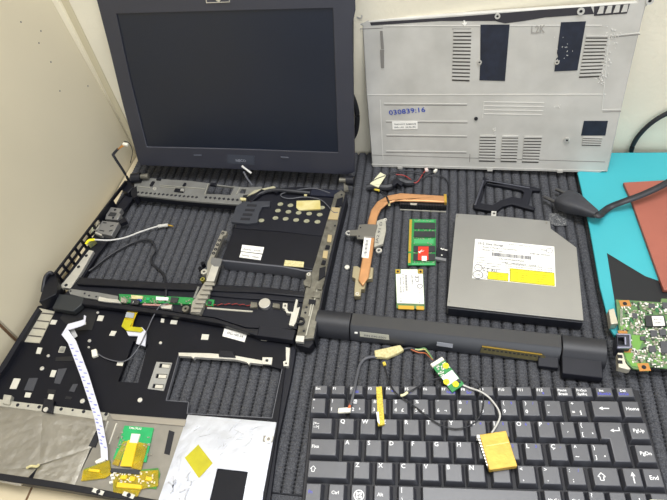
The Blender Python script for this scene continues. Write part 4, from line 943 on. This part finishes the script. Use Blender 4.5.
# ------------------------------------------------------------------ battery
bt_ = thing('battery_pack', 'long black laptop battery bar between keyboard and optical drive', 'battery', at(460, 335, 0))
e0_, e1_ = at(318, 309.2, .0175), at(606, 339.2, .0175)
bd_ = (e1_-e0_).normalized(); bn = ZU.cross(bd_)*-1         # bn points to the front
BL = (e1_-e0_).length
def bsec(q0, q1, prof, name, mm, bev=.0006):
    vs = []; k = len(prof)
    for q in (q0, q1):
        c = e0_+bd_*q; c = Vector((c.x, c.y, 0))
        for (f, z) in prof: vs.append(c+bn*f+ZU*z)
    fs = [tuple(range(k)), tuple(k+i for i in range(k))]+[(i, (i+1) % k, k+(i+1) % k, k+i) for i in range(k)]
    return MB().add(vs, fs).build(name, mm, bt_, bevel=bev)
mid = [(0, .0175), (-.0005, .004), (.002, .0005), (.0215, .0005), (.0222, .002), (.0157, .0165), (.0140, .0178)]
cap = [(0, .0175), (-.0005, .004), (.002, .0), (.020, .0), (.0235, .003), (.0232, .007), (.0205, .0125), (.0175, .0162), (.014, .0184), (.009, .0192), (.004, .0188)]
ca0 = .0355; ca1 = BL-.0385
bsec(ca0, ca1, mid, 'casing', BATT)
BCAP = mat('battery_cap', '191a20', .5, spec=.6)
bsec(0, ca0-.0004, cap, 'end_cap', BCAP)
bsec(ca1+.0004, BL, cap, 'end_cap', BCAP)
bsec(BL-.058, BL-.040, [(.019, .001), (.029, .001), (.029, .006), (.019, .008)], 'foot_tab', BLK2)
bsec(BL-.038, BL-.004, [(.02, .0), (.036, .0), (.037, .004), (.036, .0105), (.02, .0125)], 'foot_block', BLK2)
BF = Fr(Vector((e0_.x, e0_.y, 0))+bn*.0222+ZU*.002, bd_, (bn*-.0065+ZU*.0145))
lb_ = MB().pl(BF, [(359.7, 331.8), (388.8, 335.2), (389.2, 340), (360, 336.5)], -.0004, .0006).build('label', mat('label_grey', 'a3a294', .5), bt_)
MB().tpx('P/N E90-0301', BF, (364, 336.2), (386, 338.8), .0008, .003).build('lettering', INK, lb_)
MB().pl(BF, [(437, 342.2), (453, 344.4), (452.5, 348), (436.5, 345.6)], -.0004, .0008).build('white_tab', mat('tab_grey', '8b8d94', .45), bt_)
MB().rect(BF, (356, 333), .003, .0015, -.0004, .0008).build('mark', WHITE, bt_)
cs = MB().pl(BF, [(482.5, 346), (541, 354), (545.5, 357), (544, 361), (541, 361.5), (480, 352.5)], -.0004, .0012).build('contact_strip', mat('brass_dark', '6b6444', .45, .5, hx2='5c553a', vscale=400), bt_)
z_ = MB()
for i in range(14):
    f = i/13; z_.bar(BF, (484+54*f, 349.4+7.4*f), (486.5+54*f, 349.7+7.4*f), .0012, .001, .0016)
z_.build('contacts', DARKIN, cs)
z_ = MB().bar(BF, (482, 346.6), (542, 354.8), .0008, .001, .0017); z_.build('rim', GOLD, cs)

# ------------------------------------------------------------------ motherboard
mbd = thing('motherboard', 'green circuit board with many components lying on the teal book at the right edge', 'circuit board', at(655, 335, 0))
mq = [(616, 299.5), (660.5, 302.3), (661.5, 298.5), (720, 302), (735, 372), (667, 368.5), (649.5, 366.4), (649, 371.2), (633, 368.5), (627.5, 364), (624, 357), (622.5, 349), (619.5, 334)]
MZ = .0155
MB().pl(T, mq, MZ-.0016, MZ).build('board', PCBM, mbd)
for (x, y) in ((625, 303.5), (644, 367)):
    o_ = MB().rect(T, (x, y), .0095, .0075, MZ, MZ+.0005, .05).build('corner_pad', ORNG, mbd)
    MB().cyl(T, (x, y), .0019, MZ+.0004, MZ+.0009, 14).build('hole', DARKIN, o_)
MB().rect(T, (622.7, 332), .008, .003, MZ, MZ+.0005).build('corner_pad', ORNG, mbd)
MB().rect(T, (628, 350.6), .007, .004, MZ, MZ+.0005).build('corner_pad', ORNG, mbd)
vg = MB().pl(T, [(608.5, 309.5), (614, 308), (618.3, 323.5), (611, 324)], TZ+.001, MZ+.0045).build('video_port', mat('port_silver', 'c9c3b0', .4, .6), mbd, bevel=.0006)
lp_ = MB().pl(T, [(617, 334), (630, 334.4), (630.6, 347.5), (617.5, 347.5)], MZ-.008, MZ+.0075, [[(618, 337), (625.2, 337), (625.4, 344.5), (618.4, 344.5)]]).build('network_port', mat('port_dark', '2c2d38', .45), mbd, bevel=.0004)
MB().pl(T, [(618, 337), (625.2, 337), (625.4, 344.5), (618.4, 344.5)], MZ-.008, MZ+.001).build('socket', DARKIN, lp_)
ol = MB()
for a, b in (((616.8, 334), (630, 334.4)), ((630, 334.4), (630.6, 347.5)), ((617.5, 347.2), (630.6, 347.2)), ((625.3, 337), (625.6, 344.6))): ol.bar(T, a, b, .0011, MZ+.006, MZ+.0082)
ol.build('shield_edge', mat('port_edge', '9a9ab0', .4, .5), lp_)
us = MB().pl(T, [(617.5, 352.5), (623, 352.5), (626, 363), (631, 369), (628, 369.5), (618.5, 367)], MZ-.003, MZ+.0045).build('usb_port', mat('usb_silver', 'd6d0bd', .4, .6), mbd, bevel=.0005)
for y in (356, 361.5): MB().bar(T, (618, y), (622.5, y+.4), .003, MZ+.004, MZ+.0052).build('slot', DARKIN, us)
ck = MB().pl(T, [(645, 315.3), (664, 315), (667, 325.8), (646.5, 326.2)], MZ, MZ+.003).build('processor', CHIP, mbd)
MB().pl(T, [(651.8, 316.2), (663.2, 316), (665, 325.5), (653.5, 325.8)], MZ+.003, MZ+.0036).build('sticker', WHITE, ck)
stx = bpy.data.objects[ck.children[0].name]
z_ = MB(); z_.tpx('BIOS 1.04', T, (654, 320), (662, 319.8), MZ+.0038, .0024); z_.tpx('D0402', T, (655, 323.6), (662, 323.4), MZ+.0038, .0024); z_.build('lettering', INKL, stx)
for q, h_ in (([(660, 341), (700, 341), (702, 354), (661.5, 352.5)], .002), ([(648.5, 345.5), (655.5, 345.3), (656.5, 351.5), (649.5, 351.8)], .0018), ([(650, 330), (657, 330), (658, 336), (651, 336)], .0022), ([(659, 329), (666, 329), (667, 335), (660, 335)], .0025), ([(632, 313), (637, 313), (638, 318), (633, 318)], .0015), ([(648.5, 303.5), (655, 303.6), (655.4, 307.5), (649, 307.5)], .0015), ([(662.5, 302), (669, 302.5), (670, 308), (663, 308)], .0015), ([(640, 336), (645, 336), (645.6, 340), (640.6, 340)], .0015), ([(676, 318), (690, 318), (693, 330), (678, 331)], .003)):
    MB().pl(T, q, MZ, MZ+h_).build('chip', mat('chip_grey', '47484c', .45), mbd, bevel=.0003)
LG = mat('lime_area', '6a9a44', .4); DG = mat('dark_green_area', '2c6b3e', .4)
for q, mm2 in (([(632, 335), (645, 335.5), (641, 345), (638, 352), (631.5, 348)], LG), ([(655, 358), (660, 352), (663, 361), (654, 362)], LG), ([(624, 352), (633, 352), (635, 362), (646, 363), (640, 367), (632, 366), (627, 360)], LG), ([(620, 324), (628, 324), (629, 330), (621, 330)], LG), ([(655, 308), (663, 303), (666, 311), (656, 312)], DG), ([(629, 318), (633, 318), (633, 325), (629, 324)], DG), ([(640, 326), (645, 326), (646, 333), (641, 333)], DG)):
    MB().pl(T, q, MZ-.0002, MZ+.0004).build('copper_area', mm2, mbd)
for nm, mm3, cnt, sd in (('surface_components', SMD, 420, 1), ('pale_components', mat('smd_white', 'dcd9cf', .5), 420, 2), ('dark_components', mat('smd_dark', '3c4038', .5), 240, 3)):
    rq = random.Random(sd); z_ = MB(); c_ = 0
    while c_ < cnt:
        x, y = rq.uniform(622, 715), rq.uniform(302, 367)
        if (650 < x < 667 and 314 < y < 327) or (617 < x < 631 and 332 < y < 370) or (y > 362 and x < 650) or x < 622+max(0, (y-340)*.3) or (632 < x < 644 and 335 < y < 348) or (x < 630 and y < 306): continue
        z_.rect(T, (x, y), rq.uniform(.001, .003), rq.uniform(.0008, .0016), MZ, MZ+rq.uniform(.0005, .0012), rq.choice((0, 1.57))); c_ += 1
    z_.build(nm, mm3, mbd, kind='stuff')
z_ = MB()
for i in range(14):
    a = at(620.5+i*.0, 311+i*1.2, MZ); z_.rect(T, (621.5, 309.5+i*1.25), .0022, .0007, MZ, MZ+.001)
z_.build('solder_pins', CHROME, mbd)

# ------------------------------------------------------------------ keyboard
kb = thing('keyboard', 'black laptop keyboard lying on the mat at the front right', 'keyboard', at(480, 440, 0))
KZ = .0085; PT = .0191
k0 = at(330.4, 398.3, KZ)
def kx(px, py): return at(px, py, KZ).x
ROWY = [k0.y-i*PT for i in range(5)]
TH = .0139
xl = kx(306, 483)-.0035; xr = kx(659.5, 480)+.006
yt = k0.y+.0155; yb = ROWY[4]-TH-.006
MB().prism([[Vector((xl, yb, .002)), Vector((xr, yb, .002)), Vector((xr, yt, .002)), Vector((xl, yt, .002))]], Vector((0, 0, -.0018))).build('base_plate', KBASE, kb, bevel=.0006)
def keyobj(poly_top, poly_base, legends, name='key', z1=KZ):
    """poly: list of xy; legends: (text, dx, dy from the top left, size, blue)"""
    n = len(poly_top); mb = MB()
    vs = [Vector((x, y, .0022)) for x, y in poly_base]+[Vector((x, y, z1)) for x, y in poly_top]
    fs = [tuple(range(n)), tuple(n+i for i in range(n))]+[(i, (i+1) % n, n+(i+1) % n, n+i) for i in range(n)]
    o = mb.add(vs, fs).build(name, KEY, kb, bevel=.00045)
    if legends:
        lg = MB(); x0, y0 = poly_top[0]; y0 += .0003
        for (s_, dx, dy, sz, bl) in legends:
            lg.use(KBLUE if bl else KWHITE)
            if callable(s_): s_(lg, x0+dx, y0-dy, sz)
            else: lg.text(s_, Vector((x0+dx, y0-dy, z1+.00012)), Vector((1, 0, 0)), Vector((0, 1, 0)), sz)
        lg.build('legend', KWHITE, o, fix=False)
    return o
def rectkey(x0, x1, y, legends, h=TH, name='key'):
    y += (x0-k0.x)*.007
    t_ = [(x0, y), (x1, y), (x1, y-h), (x0, y-h)]
    b_ = [(x0-.0018, y+.0009), (x1+.0025, y+.0009), (x1+.0025, y-h-.0027), (x0-.0018, y-h-.0027)]
    return keyobj(t_, b_, legends, name)
def arrow(dirs, hollow=False):
    def f(lg, x, y, sz):
        d = Vector({'u': (0, 1, 0), 'l': (-1, 0, 0), 'd': (0, -1, 0), 'r': (1, 0, 0)}[dirs]); p = Vector((-d.y, d.x, 0)); c = Vector((x, y, KZ+.00012))
        if hollow:
            P = [c+d*sz*.5, c+p*sz*.5, c+p*sz*.22, c+p*sz*.22-d*sz*.45, c-p*sz*.22-d*sz*.45, c-p*sz*.22, c-p*sz*.5]
            for i in range(7):
                a, b = P[i], P[(i+1) % 7]; e = (b-a).normalized(); q = Vector((-e.y, e.x, 0))*sz*.055
                lg.add([a-q, b-q, b+q, a+q], [(0, 1, 2, 3)])
        else:
            lg.add([c-d*sz*.5-p*sz*.05, c+d*sz*.2-p*sz*.05, c+d*sz*.2+p*sz*.05, c-d*sz*.5+p*sz*.05], [(0, 1, 2, 3)])
            lg.add([c+d*sz*.5, c+d*sz*.12+p*sz*.2, c+d*sz*.12-p*sz*.2], [(0, 1, 2)])
    return f
def enter_mark(lg, x, y, sz):
    arrow('l')(lg, x, y, sz)
    lg.add([Vector((x+sz*.44, y-sz*.05, KZ+.00012)), Vector((x+sz*.54, y-sz*.05, KZ+.00012)), Vector((x+sz*.54, y+sz*.4, KZ+.00012)), Vector((x+sz*.44, y+sz*.4, KZ+.00012))], [(0, 1, 2, 3)])
def flag(lg, x, y, sz):                      # round emblem with four wavy panes
    z = Vector((0, 0, KZ+.00012)); n = 20
    ring = [Vector((x+sz*math.cos(2*math.pi*i/n), y+sz*math.sin(2*math.pi*i/n), 0))+z for i in range(n)]
    ring2 = [Vector((x+sz*.84*math.cos(2*math.pi*i/n), y+sz*.84*math.sin(2*math.pi*i/n), 0))+z for i in range(n)]
    lg.add(ring+ring2, [(i, (i+1) % n, n+(i+1) % n, n+i) for i in range(n)])
    for sx in (-1, 1):
        for sy in (-1, 1):
            a = sz*.08; b = sz*.56; w_ = sz*.07*sx
            lg.add([Vector((x+sx*a, y+sy*a+w_, 0))+z, Vector((x+sx*b, y+sy*a-w_*.5, 0))+z, Vector((x+sx*b, y+sy*b-w_*.5, 0))+z, Vector((x+sx*a, y+sy*b+w_, 0))+z], [(0, 1, 2, 3)])
# function row
FY = k0.y+.0128
fl = [('Esc', 315, 327.2, None), ('F1', 332.2, 344.6, None), ('F2', 349.8, 362.5, 'zz'), ('F3', 367.4, 380.3, None), ('F4', 385.5, 399, '**'), ('F5', 404, 417, '..'), ('F6', 422.4, 435.6, None), ('F7', 440.7, 454.8, 'Num'), ('F8', 460, 474, 'Scr'),
      ('F9', 478.5, 492.5, None), ('F10', 497, 511.3, None), ('F11', 516, 530.4, None), ('F12', 535.2, 550, 'a'), ('Pause|Break', 556, 571, None), ('PrtScn|SysRq', 574.7, 590.6, None), ('Ins|', 595.2, 611, 'NumLk'), ('Del|', 615.9, 631.6, 'ScrLk')]
for s_, a, b, blue in fl:
    x0, x1 = kx(a, 387), kx(b, 387); lg = []
    P_ = s_.split('|')
    if len(P_) > 1:
        lg.append((P_[0], .0026 if len(P_[0]) < 4 else .0009, .0043, .0033, 0))
        if P_[1]: lg.append((P_[1], .0012, .0078, .0033, 0))
        if blue: lg.append((blue, .001, .0074, .0036, 1))
    else:
        lg.append((s_, .0009, .0045, .0036, 0))
        if blue: lg.append((blue, .0052, .0072, .0038, 1))
    rectkey(x0, x1, FY, lg, h=.0083)
KW = .0131
def std(row, px, legends, w_=KW, name='key'):
    y = ROWY[row]; py = (399.5, 420.5, 442, 464.5, 488)[row]; x0 = kx(px, py); return rectkey(x0, x0+w_, y, legends, name=name)
def span(row, a, b, legends, name='key'):
    y = ROWY[row]; py = (399.5, 420.5, 442, 464.5, 488)[row]; return rectkey(kx(a, py), kx(b, py), y, legends, name=name)
S1, S2 = .0043, .0040
def dig(top, bot, r=None, blue=None):
    l = [(top, .0018, .0043, .0044, 0), (bot, .0015, .0122, .0046, 0)]
    if r: l.append((r, .0078, .0122, .0042, 0))
    if blue: l.append((blue, .0082, .0042, .0034, 1))
    return l
span(0, 311.8, 325.5, [('"', .0015, .0048, .005, 0), ("'", .0022, .0128, .005, 0)])
for px, l in ((330.4, dig('!', '1')), (350.8, dig('@', '2', '\u00b2')), (371.6, dig('#', '3', '\u00b3')), (392.7, dig('$', '4', '\u00a3')), (413.3, dig('%', '5', '\u00a2')), (434.9, dig('\u00a8', '6', '\u00ac')), (456.5, dig('&', '7', None, '7')), (478.4, dig('*', '8', None, '8')), (500.3, dig('(', '9', None, '9')), (522, dig(')', '0', None, '/')), (543.9, dig('_', '-')), (567.8, dig('+', '=', '\u00a7'))):
    std(0, px, l)
span(0, 591, 617, [(arrow('l'), .009, .007, .0085, 0)])
span(0, 621, 637, [('Home', .0022, .0085, .0042, 0)])
span(1, 312.5, 332, [('|<--', .0013, .0062, .0036, 0), ('-->|', .0013, .0095, .0036, 0)])
def let(s_, blue=None):
    l = [(s_, .0012, .0047, .0052, 0)]
    if blue: l.append((blue, .0082, .0042, .0034, 1))
    return l
for px, s_, bl in ((339.3, 'Q', None), (360.7, 'W', None), (382, 'E', None), (403.5, 'R', None), (425.3, 'T', None), (447.5, 'Y', None), (469.5, 'U', '4'), (492, 'I', '5'), (514.5, 'O', '6'), (537, 'P', '*')): std(1, px, let(s_, bl))
span(1, 559.5, 573, [('`', .0015, .0058, .006, 0), ('\u00b4', .0045, .0128, .006, 0)])
span(1, 577.5, 593.5, [('{', .0015, .0045, .0044, 0), ('[', .0015, .0124, .0044, 0), ('\u00aa', .0095, .0124, .0042, 0)])
span(1, 627.3, 644.8, [('PgUp', .0026, .0085, .0042, 0)])
span(2, 310.8, 336.4, [('Fixa', .0014, .0082, .004, 0)])
for px, s_, bl in ((343.9, 'A', None), (366.3, 'S', None), (388.2, 'D', None), (410.4, 'F', None), (432.8, 'G', None), (455.4, 'H', None), (478, 'J', '1'), (501.2, 'K', '2'), (524.3, 'L', '3'), (548.7, '\u00c7', '-')): std(2, px, let(s_, bl))
std(2, 570.4, [('^', .0018, .0052, .0052, 0), ('~', .0018, .0124, .0052, 0)])
span(2, 590, 606.3, [('}', .0016, .0045, .0042, 0), (']', .0016, .0124, .0042, 0), ('\u00ba', .0085, .0124, .0042, 0)])
span(2, 633.7, 651, [('PgDn', .0026, .0085, .0042, 0)])
# L shaped enter key
ex0, ex1 = kx(598, 422.4), kx(621, 422.4); ey = ROWY[1]+.0017; exm = kx(610.5, 441); ey2 = ROWY[2]-TH+.0017
keyobj([(ex0, ey), (ex1, ey), (ex1, ey2), (exm, ey2), (exm, ey-TH-.0004), (ex0, ey-TH-.0004)],
       [(ex0-.002, ey+.0012), (ex1+.0028, ey+.0012), (ex1+.0028, ey2-.0028), (exm-.002, ey2-.0028), (exm-.002, ey-TH-.0030), (ex0-.002, ey-TH-.0030)], [(enter_mark, .012, .0075, .0075, 0)], 'enter_key')
span(3, 308.7, 347, [(arrow('u', True), .0042, .0072, .005, 0)])
for px, s_ in ((354, 'Z'), (376.8, 'X'), (399.8, 'C'), (422.4, 'V'), (445.2, 'B'), (467.7, 'N'), (492.3, 'M')): std(3, px, let(s_, '0' if s_ == 'M' else None))
std(3, 517.2, [('<', .0015, .0045, .0044, 0), (',', .003, .0122, .0052, 0)])
std(3, 541.2, [('>', .0015, .0045, .0044, 0), ('.', .003, .0122, .0052, 0)])
std(3, 565.6, [(':', .0018, .0045, .0046, 0), (';', .0035, .0122, .0046, 0), ('/', .0085, .0042, .0034, 1)])
span(3, 591, 615.7, [(arrow('u', True), .0062, .0076, .0062, 0)])
span(3, 621.3, 637.8, [(arrow('u'), .0068, .0076, .009, 0)])
span(3, 641.2, 658.2, [('End', .0038, .0088, .0046, 0)])
span(4, 306.3, 320.8, [('Fn', .0022, .0082, .0038, 1)])
span(4, 329.2, 344, [('Ctrl', .0022, .0082, .0038, 0)])
span(4, 351.7, 366.2, [(flag, .0062, .0085, .0044, 0)])
span(4, 374.5, 389.8, [('Alt', .0022, .0088, .004, 0)])
span(4, 398.7, 413.4, [('|', .0022, .0045, .0046, 0), ('\\', .0022, .0125, .0046, 0)])
span(4, 422.7, 536.5, [], 'space_bar')
for a, b, l in ((543.5, 559.5, [('Alt Gr', .0015, .0088, .0034, 0)]), (567, 582.5, [('Ctrl', .002, .0088, .0036, 0)]), (587.5, 602.5, [('?', .0015, .0045, .0044, 0), ('/', .003, .0122, .0044, 0)]), (608, 623, [(arrow('l'), .006, .0076, .007, 0)]), (628.5, 643.5, [(arrow('d'), .006, .0076, .007, 0)])):
    span(4, a, b, l)
span(4, 649, 665, [(arrow('r'), .006, .0076, .007, 0)])
yk = MB()
for px in (652, 659.5):
    x0 = kx(px, 494); yk.lp(T, [(x0-.0026, ROWY[4]-.003), (x0+.0026, ROWY[4]-.003), (x0+.0026, ROWY[4]-.011), (x0-.0026, ROWY[4]-.011)], KZ-.0002, KZ+.0003)
yk.build('sticker', mat('pale_yellow', 'f3efc8', .6), kb)

# ------------------------------------------------------------------ cable with inverter board lying over keyboard
KT = KZ+.0005
ic = thing('inverter_cable', 'grey cable with small green circuit board and gold taped plug draped over the keyboard', 'cable', at(430, 365, 0))
MB().cab(T, [(350.5, 405.5, KT+.003), (352.5, 398, KT+.003), (354.5, 388, KT+.004), (357, 376, .008), (359.5, 366, .004), (363.5, 360, .003), (369, 357.3, .003), (377, 356.8, .003)], .0014, smooth=6).build('grey_cable', GREYC, ic)
cw = MB().pl(T, [(338.3, 408), (351, 407), (350.3, 411.8), (337.8, 412.6)], KT, KT+.003).build('connector', CONN, ic, bevel=.0005)
z_ = MB()
for k in range(3): z_.cab(T, [(348+k*.9, 408, KT+.003), (349.5+k*.6, 405, KT+.0035), (350.6+k*.3, 402, KT+.0035)], .0005, smooth=3)
z_.build('orange_wires', mat('orange_wire', 'c8683a', .5), cw)
MB().pl(T, [(374.3, 350.2), (400.2, 344.6), (404, 349.5), (398, 353), (388, 357.5), (375, 356.6)], .0005, .005).build('cream_tape', CREAM, ic, bevel=.0008)
MB().cab(T, [(402, 349.8, .003), (407, 348.4, .003), (411, 348.2, .003), (415, 349.2, .003)], .0014, smooth=4).build('black_cable', CORD, ic)
for i, (cl, dy) in enumerate((('d4cf8a', 0), ('1c1d20', .9), ('b4643c', 2.3), ('5f8a5a', -.8))):
    MB().cab(T, [(411, 348.4+dy*.4, .003), (418, 350+dy, .003), (424.5, 349.3+dy*1.6, .004), (428, 352.5+dy*1.2, .007), (432.5, 359+dy*.3, .0125)], .0006, smooth=5).build('thin_wire', mat('wire_%d' % i, cl, .5), ic)
ib = MB().pl(T, [(430.5, 364), (442, 356.8), (464, 384), (452.3, 392.2)], .0092, .0112).build('circuit_board', PCB, ic)
iq = [(430.5, 364), (442, 356.8), (464, 384), (452.3, 392.2)]
MB().pl(T, qr(iq, 0, 0, 1, .1), .0112, .014).build('connector', CONN, ib)
MB().pl(T, qr(iq, .03, .47, .97, .78), .0112, .0121).build('label', mat('label_white', 'dcdcde', .5), ib)
for u, v in ((.82, .27), (.14, .66), (.55, .86)):
    d_ = MB().cyl(T, quad(iq, u, v), .0028, .0112, .0127, 16).build('yellow_dot', YEL, ib)
    MB().cyl(T, quad(iq, u, v), .0014, .0127, .0131, 12).build('centre', mat('orange_dot', 'e8b21a', .5), d_)
MB().rect(T, quad(iq, .88, .84), .003, .003, .0112, .0127).build('chip', CHIP, ib)
sm = MB()
for _ in range(34): sm.rect(T, quad(iq, rnd.uniform(.05, .95), rnd.uniform(.13, .46)), .0013, .0009, .0112, .0121, .7)
sm.build('surface_components', mat('smd_white', 'dcd9cf'), ib, kind='stuff')
MB().cab(T, [(463, 385, .0105), (470, 388, .0105), (480, 391.3, KT+.004), (488, 396.5, KT+.003), (494, 403, KT+.003), (499, 411, KT+.003), (499.7, 418, KT+.003), (496, 426, KT+.004), (491.5, 433, KT+.005)], .0008, smooth=6).build('white_wire', WHITC, ic)
gt = [(479.5, 434.5), (506, 430.5), (517.5, 466), (489.5, 470)]
gp = MB().pl(T, gt, KT, KT+.0058).build('gold_taped_plug', GOLDT, ic, bevel=.0005)
MB().bar(T, (486, 446), (509, 442.3), .0004, KT+.005, KT+.0062).build('fold_line', mat('pale_gold', 'e8d48a', .4, .3), gp)
MB().pl(T, [(477, 435.2), (481, 434.2), (492, 468.5), (487.5, 467)], KT, KT+.004).build('metal_shell', mat('shell_steel', '7c7a70', .4, .7), gp)
z_ = MB()
for i in range(9): z_.rect(T, (479.5+i*1.05, 440+i*3.1), .0022, .0012, KT+.0038, KT+.0048, -.3)
z_.build('pins', SILV, gp)
MB().rect(T, (479, 436.5), .0035, .003, KT, KT+.005).build('white_corner', WHITE, gp)
aw = thing('antenna_wire', 'thin black wire looping over the top rows of the keyboard', 'wire', at(440, 400, 0))
MB().cab(T, [(384.5, 365, .003), (386.5, 373, .004), (389, 381, .008), (393, 389, KT+.002), (399, 395.5, KT+.002), (407, 401, KT+.002), (417, 408, KT+.002), (428, 417, KT+.002), (440, 424.5, KT+.002), (452, 428.4, KT+.002), (463, 428, KT+.002), (473, 423.5, KT+.002), (480, 416, KT+.002), (483, 406, KT+.002), (483.2, 396, KT+.002), (480.5, 387, KT+.003), (475, 380.5, .010), (466, 377, .010), (455, 376.3, .0105), (444, 377, .0105), (434, 379.3, .009), (424, 383.5, .008), (414, 389, KT+.002), (405, 394.2, KT+.002)], .00065, smooth=6).build('black_wire', CORD, aw)
MB().rect(T, (384.3, 363.3), .0028, .004, .001, .004, .3).build('yellow_tip', YELS, aw, bevel=.0004)
MB().cab(T, [(407.5, 392.3, KT+.002), (404.5, 394.5, KT+.002), (400.5, 395.8, KT+.0022)], .0012, smooth=4).build('cream_tip', mat('pale_wire', 'e6e0b0', .5), aw)
ys = thing('yellow_strip', 'speckled yellow strip lying across the keyboard number row', 'strip', at(380, 406, 0))
MB().pl(T, [(376.2, 387), (381.7, 386.4), (384.6, 424.3), (378, 425.6)], KT, KT+.0022).build('strip', YELS, ys)
MB().pl(T, [(376.3, 412), (378.6, 411.5), (379.8, 424.5), (377.4, 421.5)], KT, KT+.0028).build('white_patch', WHITE, ys)

# ------------------------------------------------------------------ light
wd = bpy.data.worlds.new('world'); SC.world = wd; wd.use_nodes = True
wn = wd.node_tree; bg = wn.nodes['Background']; bg.inputs['Strength'].default_value = 1.0
tc = wn.nodes.new('ShaderNodeTexCoord'); sx = wn.nodes.new('ShaderNodeSeparateXYZ'); mr = wn.nodes.new('ShaderNodeMapRange'); cr_ = wn.nodes.new('ShaderNodeValToRGB')
mr.inputs['From Min'].default_value = -1; mr.inputs['From Max'].default_value = 1
wn.links.new(tc.outputs['Generated'], sx.inputs['Vector']); wn.links.new(sx.outputs['Z'], mr.inputs['Value']); wn.links.new(mr.outputs['Result'], cr_.inputs['Fac'])
E_ = cr_.color_ramp.elements                     # dim room below and around, pale ceiling above
E_[0].position = .45; E_[0].color = (.22, .22, .24, 1); E_[1].position = .8; E_[1].color = (1.0, 1.02, 1.06, 1)
wn.links.new(cr_.outputs['Color'], bg.inputs['Color'])
def lamp(name, loc, tgt, size, power, col=(1, 1, 1)):
    l = bpy.data.lights.new(name, 'AREA'); l.shape = 'RECTANGLE'; l.size, l.size_y = size; l.energy = power; l.color = col
    o = bpy.data.objects.new(name, l); COL.objects.link(o); o.location = loc
    o.rotation_euler = (Vector(tgt)-Vector(loc)).to_track_quat('-Z', 'Y').to_euler(); return o
lamp('ceiling_lamp', (.2, .25, 1.9), (.05, .4, 0), (.4, 1.0), 33, (.98, .985, 1))
lamp('window_light', (.4, -2.4, .9), (.1, .5, .2), (2.2, 1.1), 17, (.9, .95, 1))
SC.view_settings.view_transform = 'Standard'; SC.view_settings.look = 'None'; SC.view_settings.gamma = 1; SC.view_settings.use_curve_mapping = False
SC.view_settings.exposure = 0.0
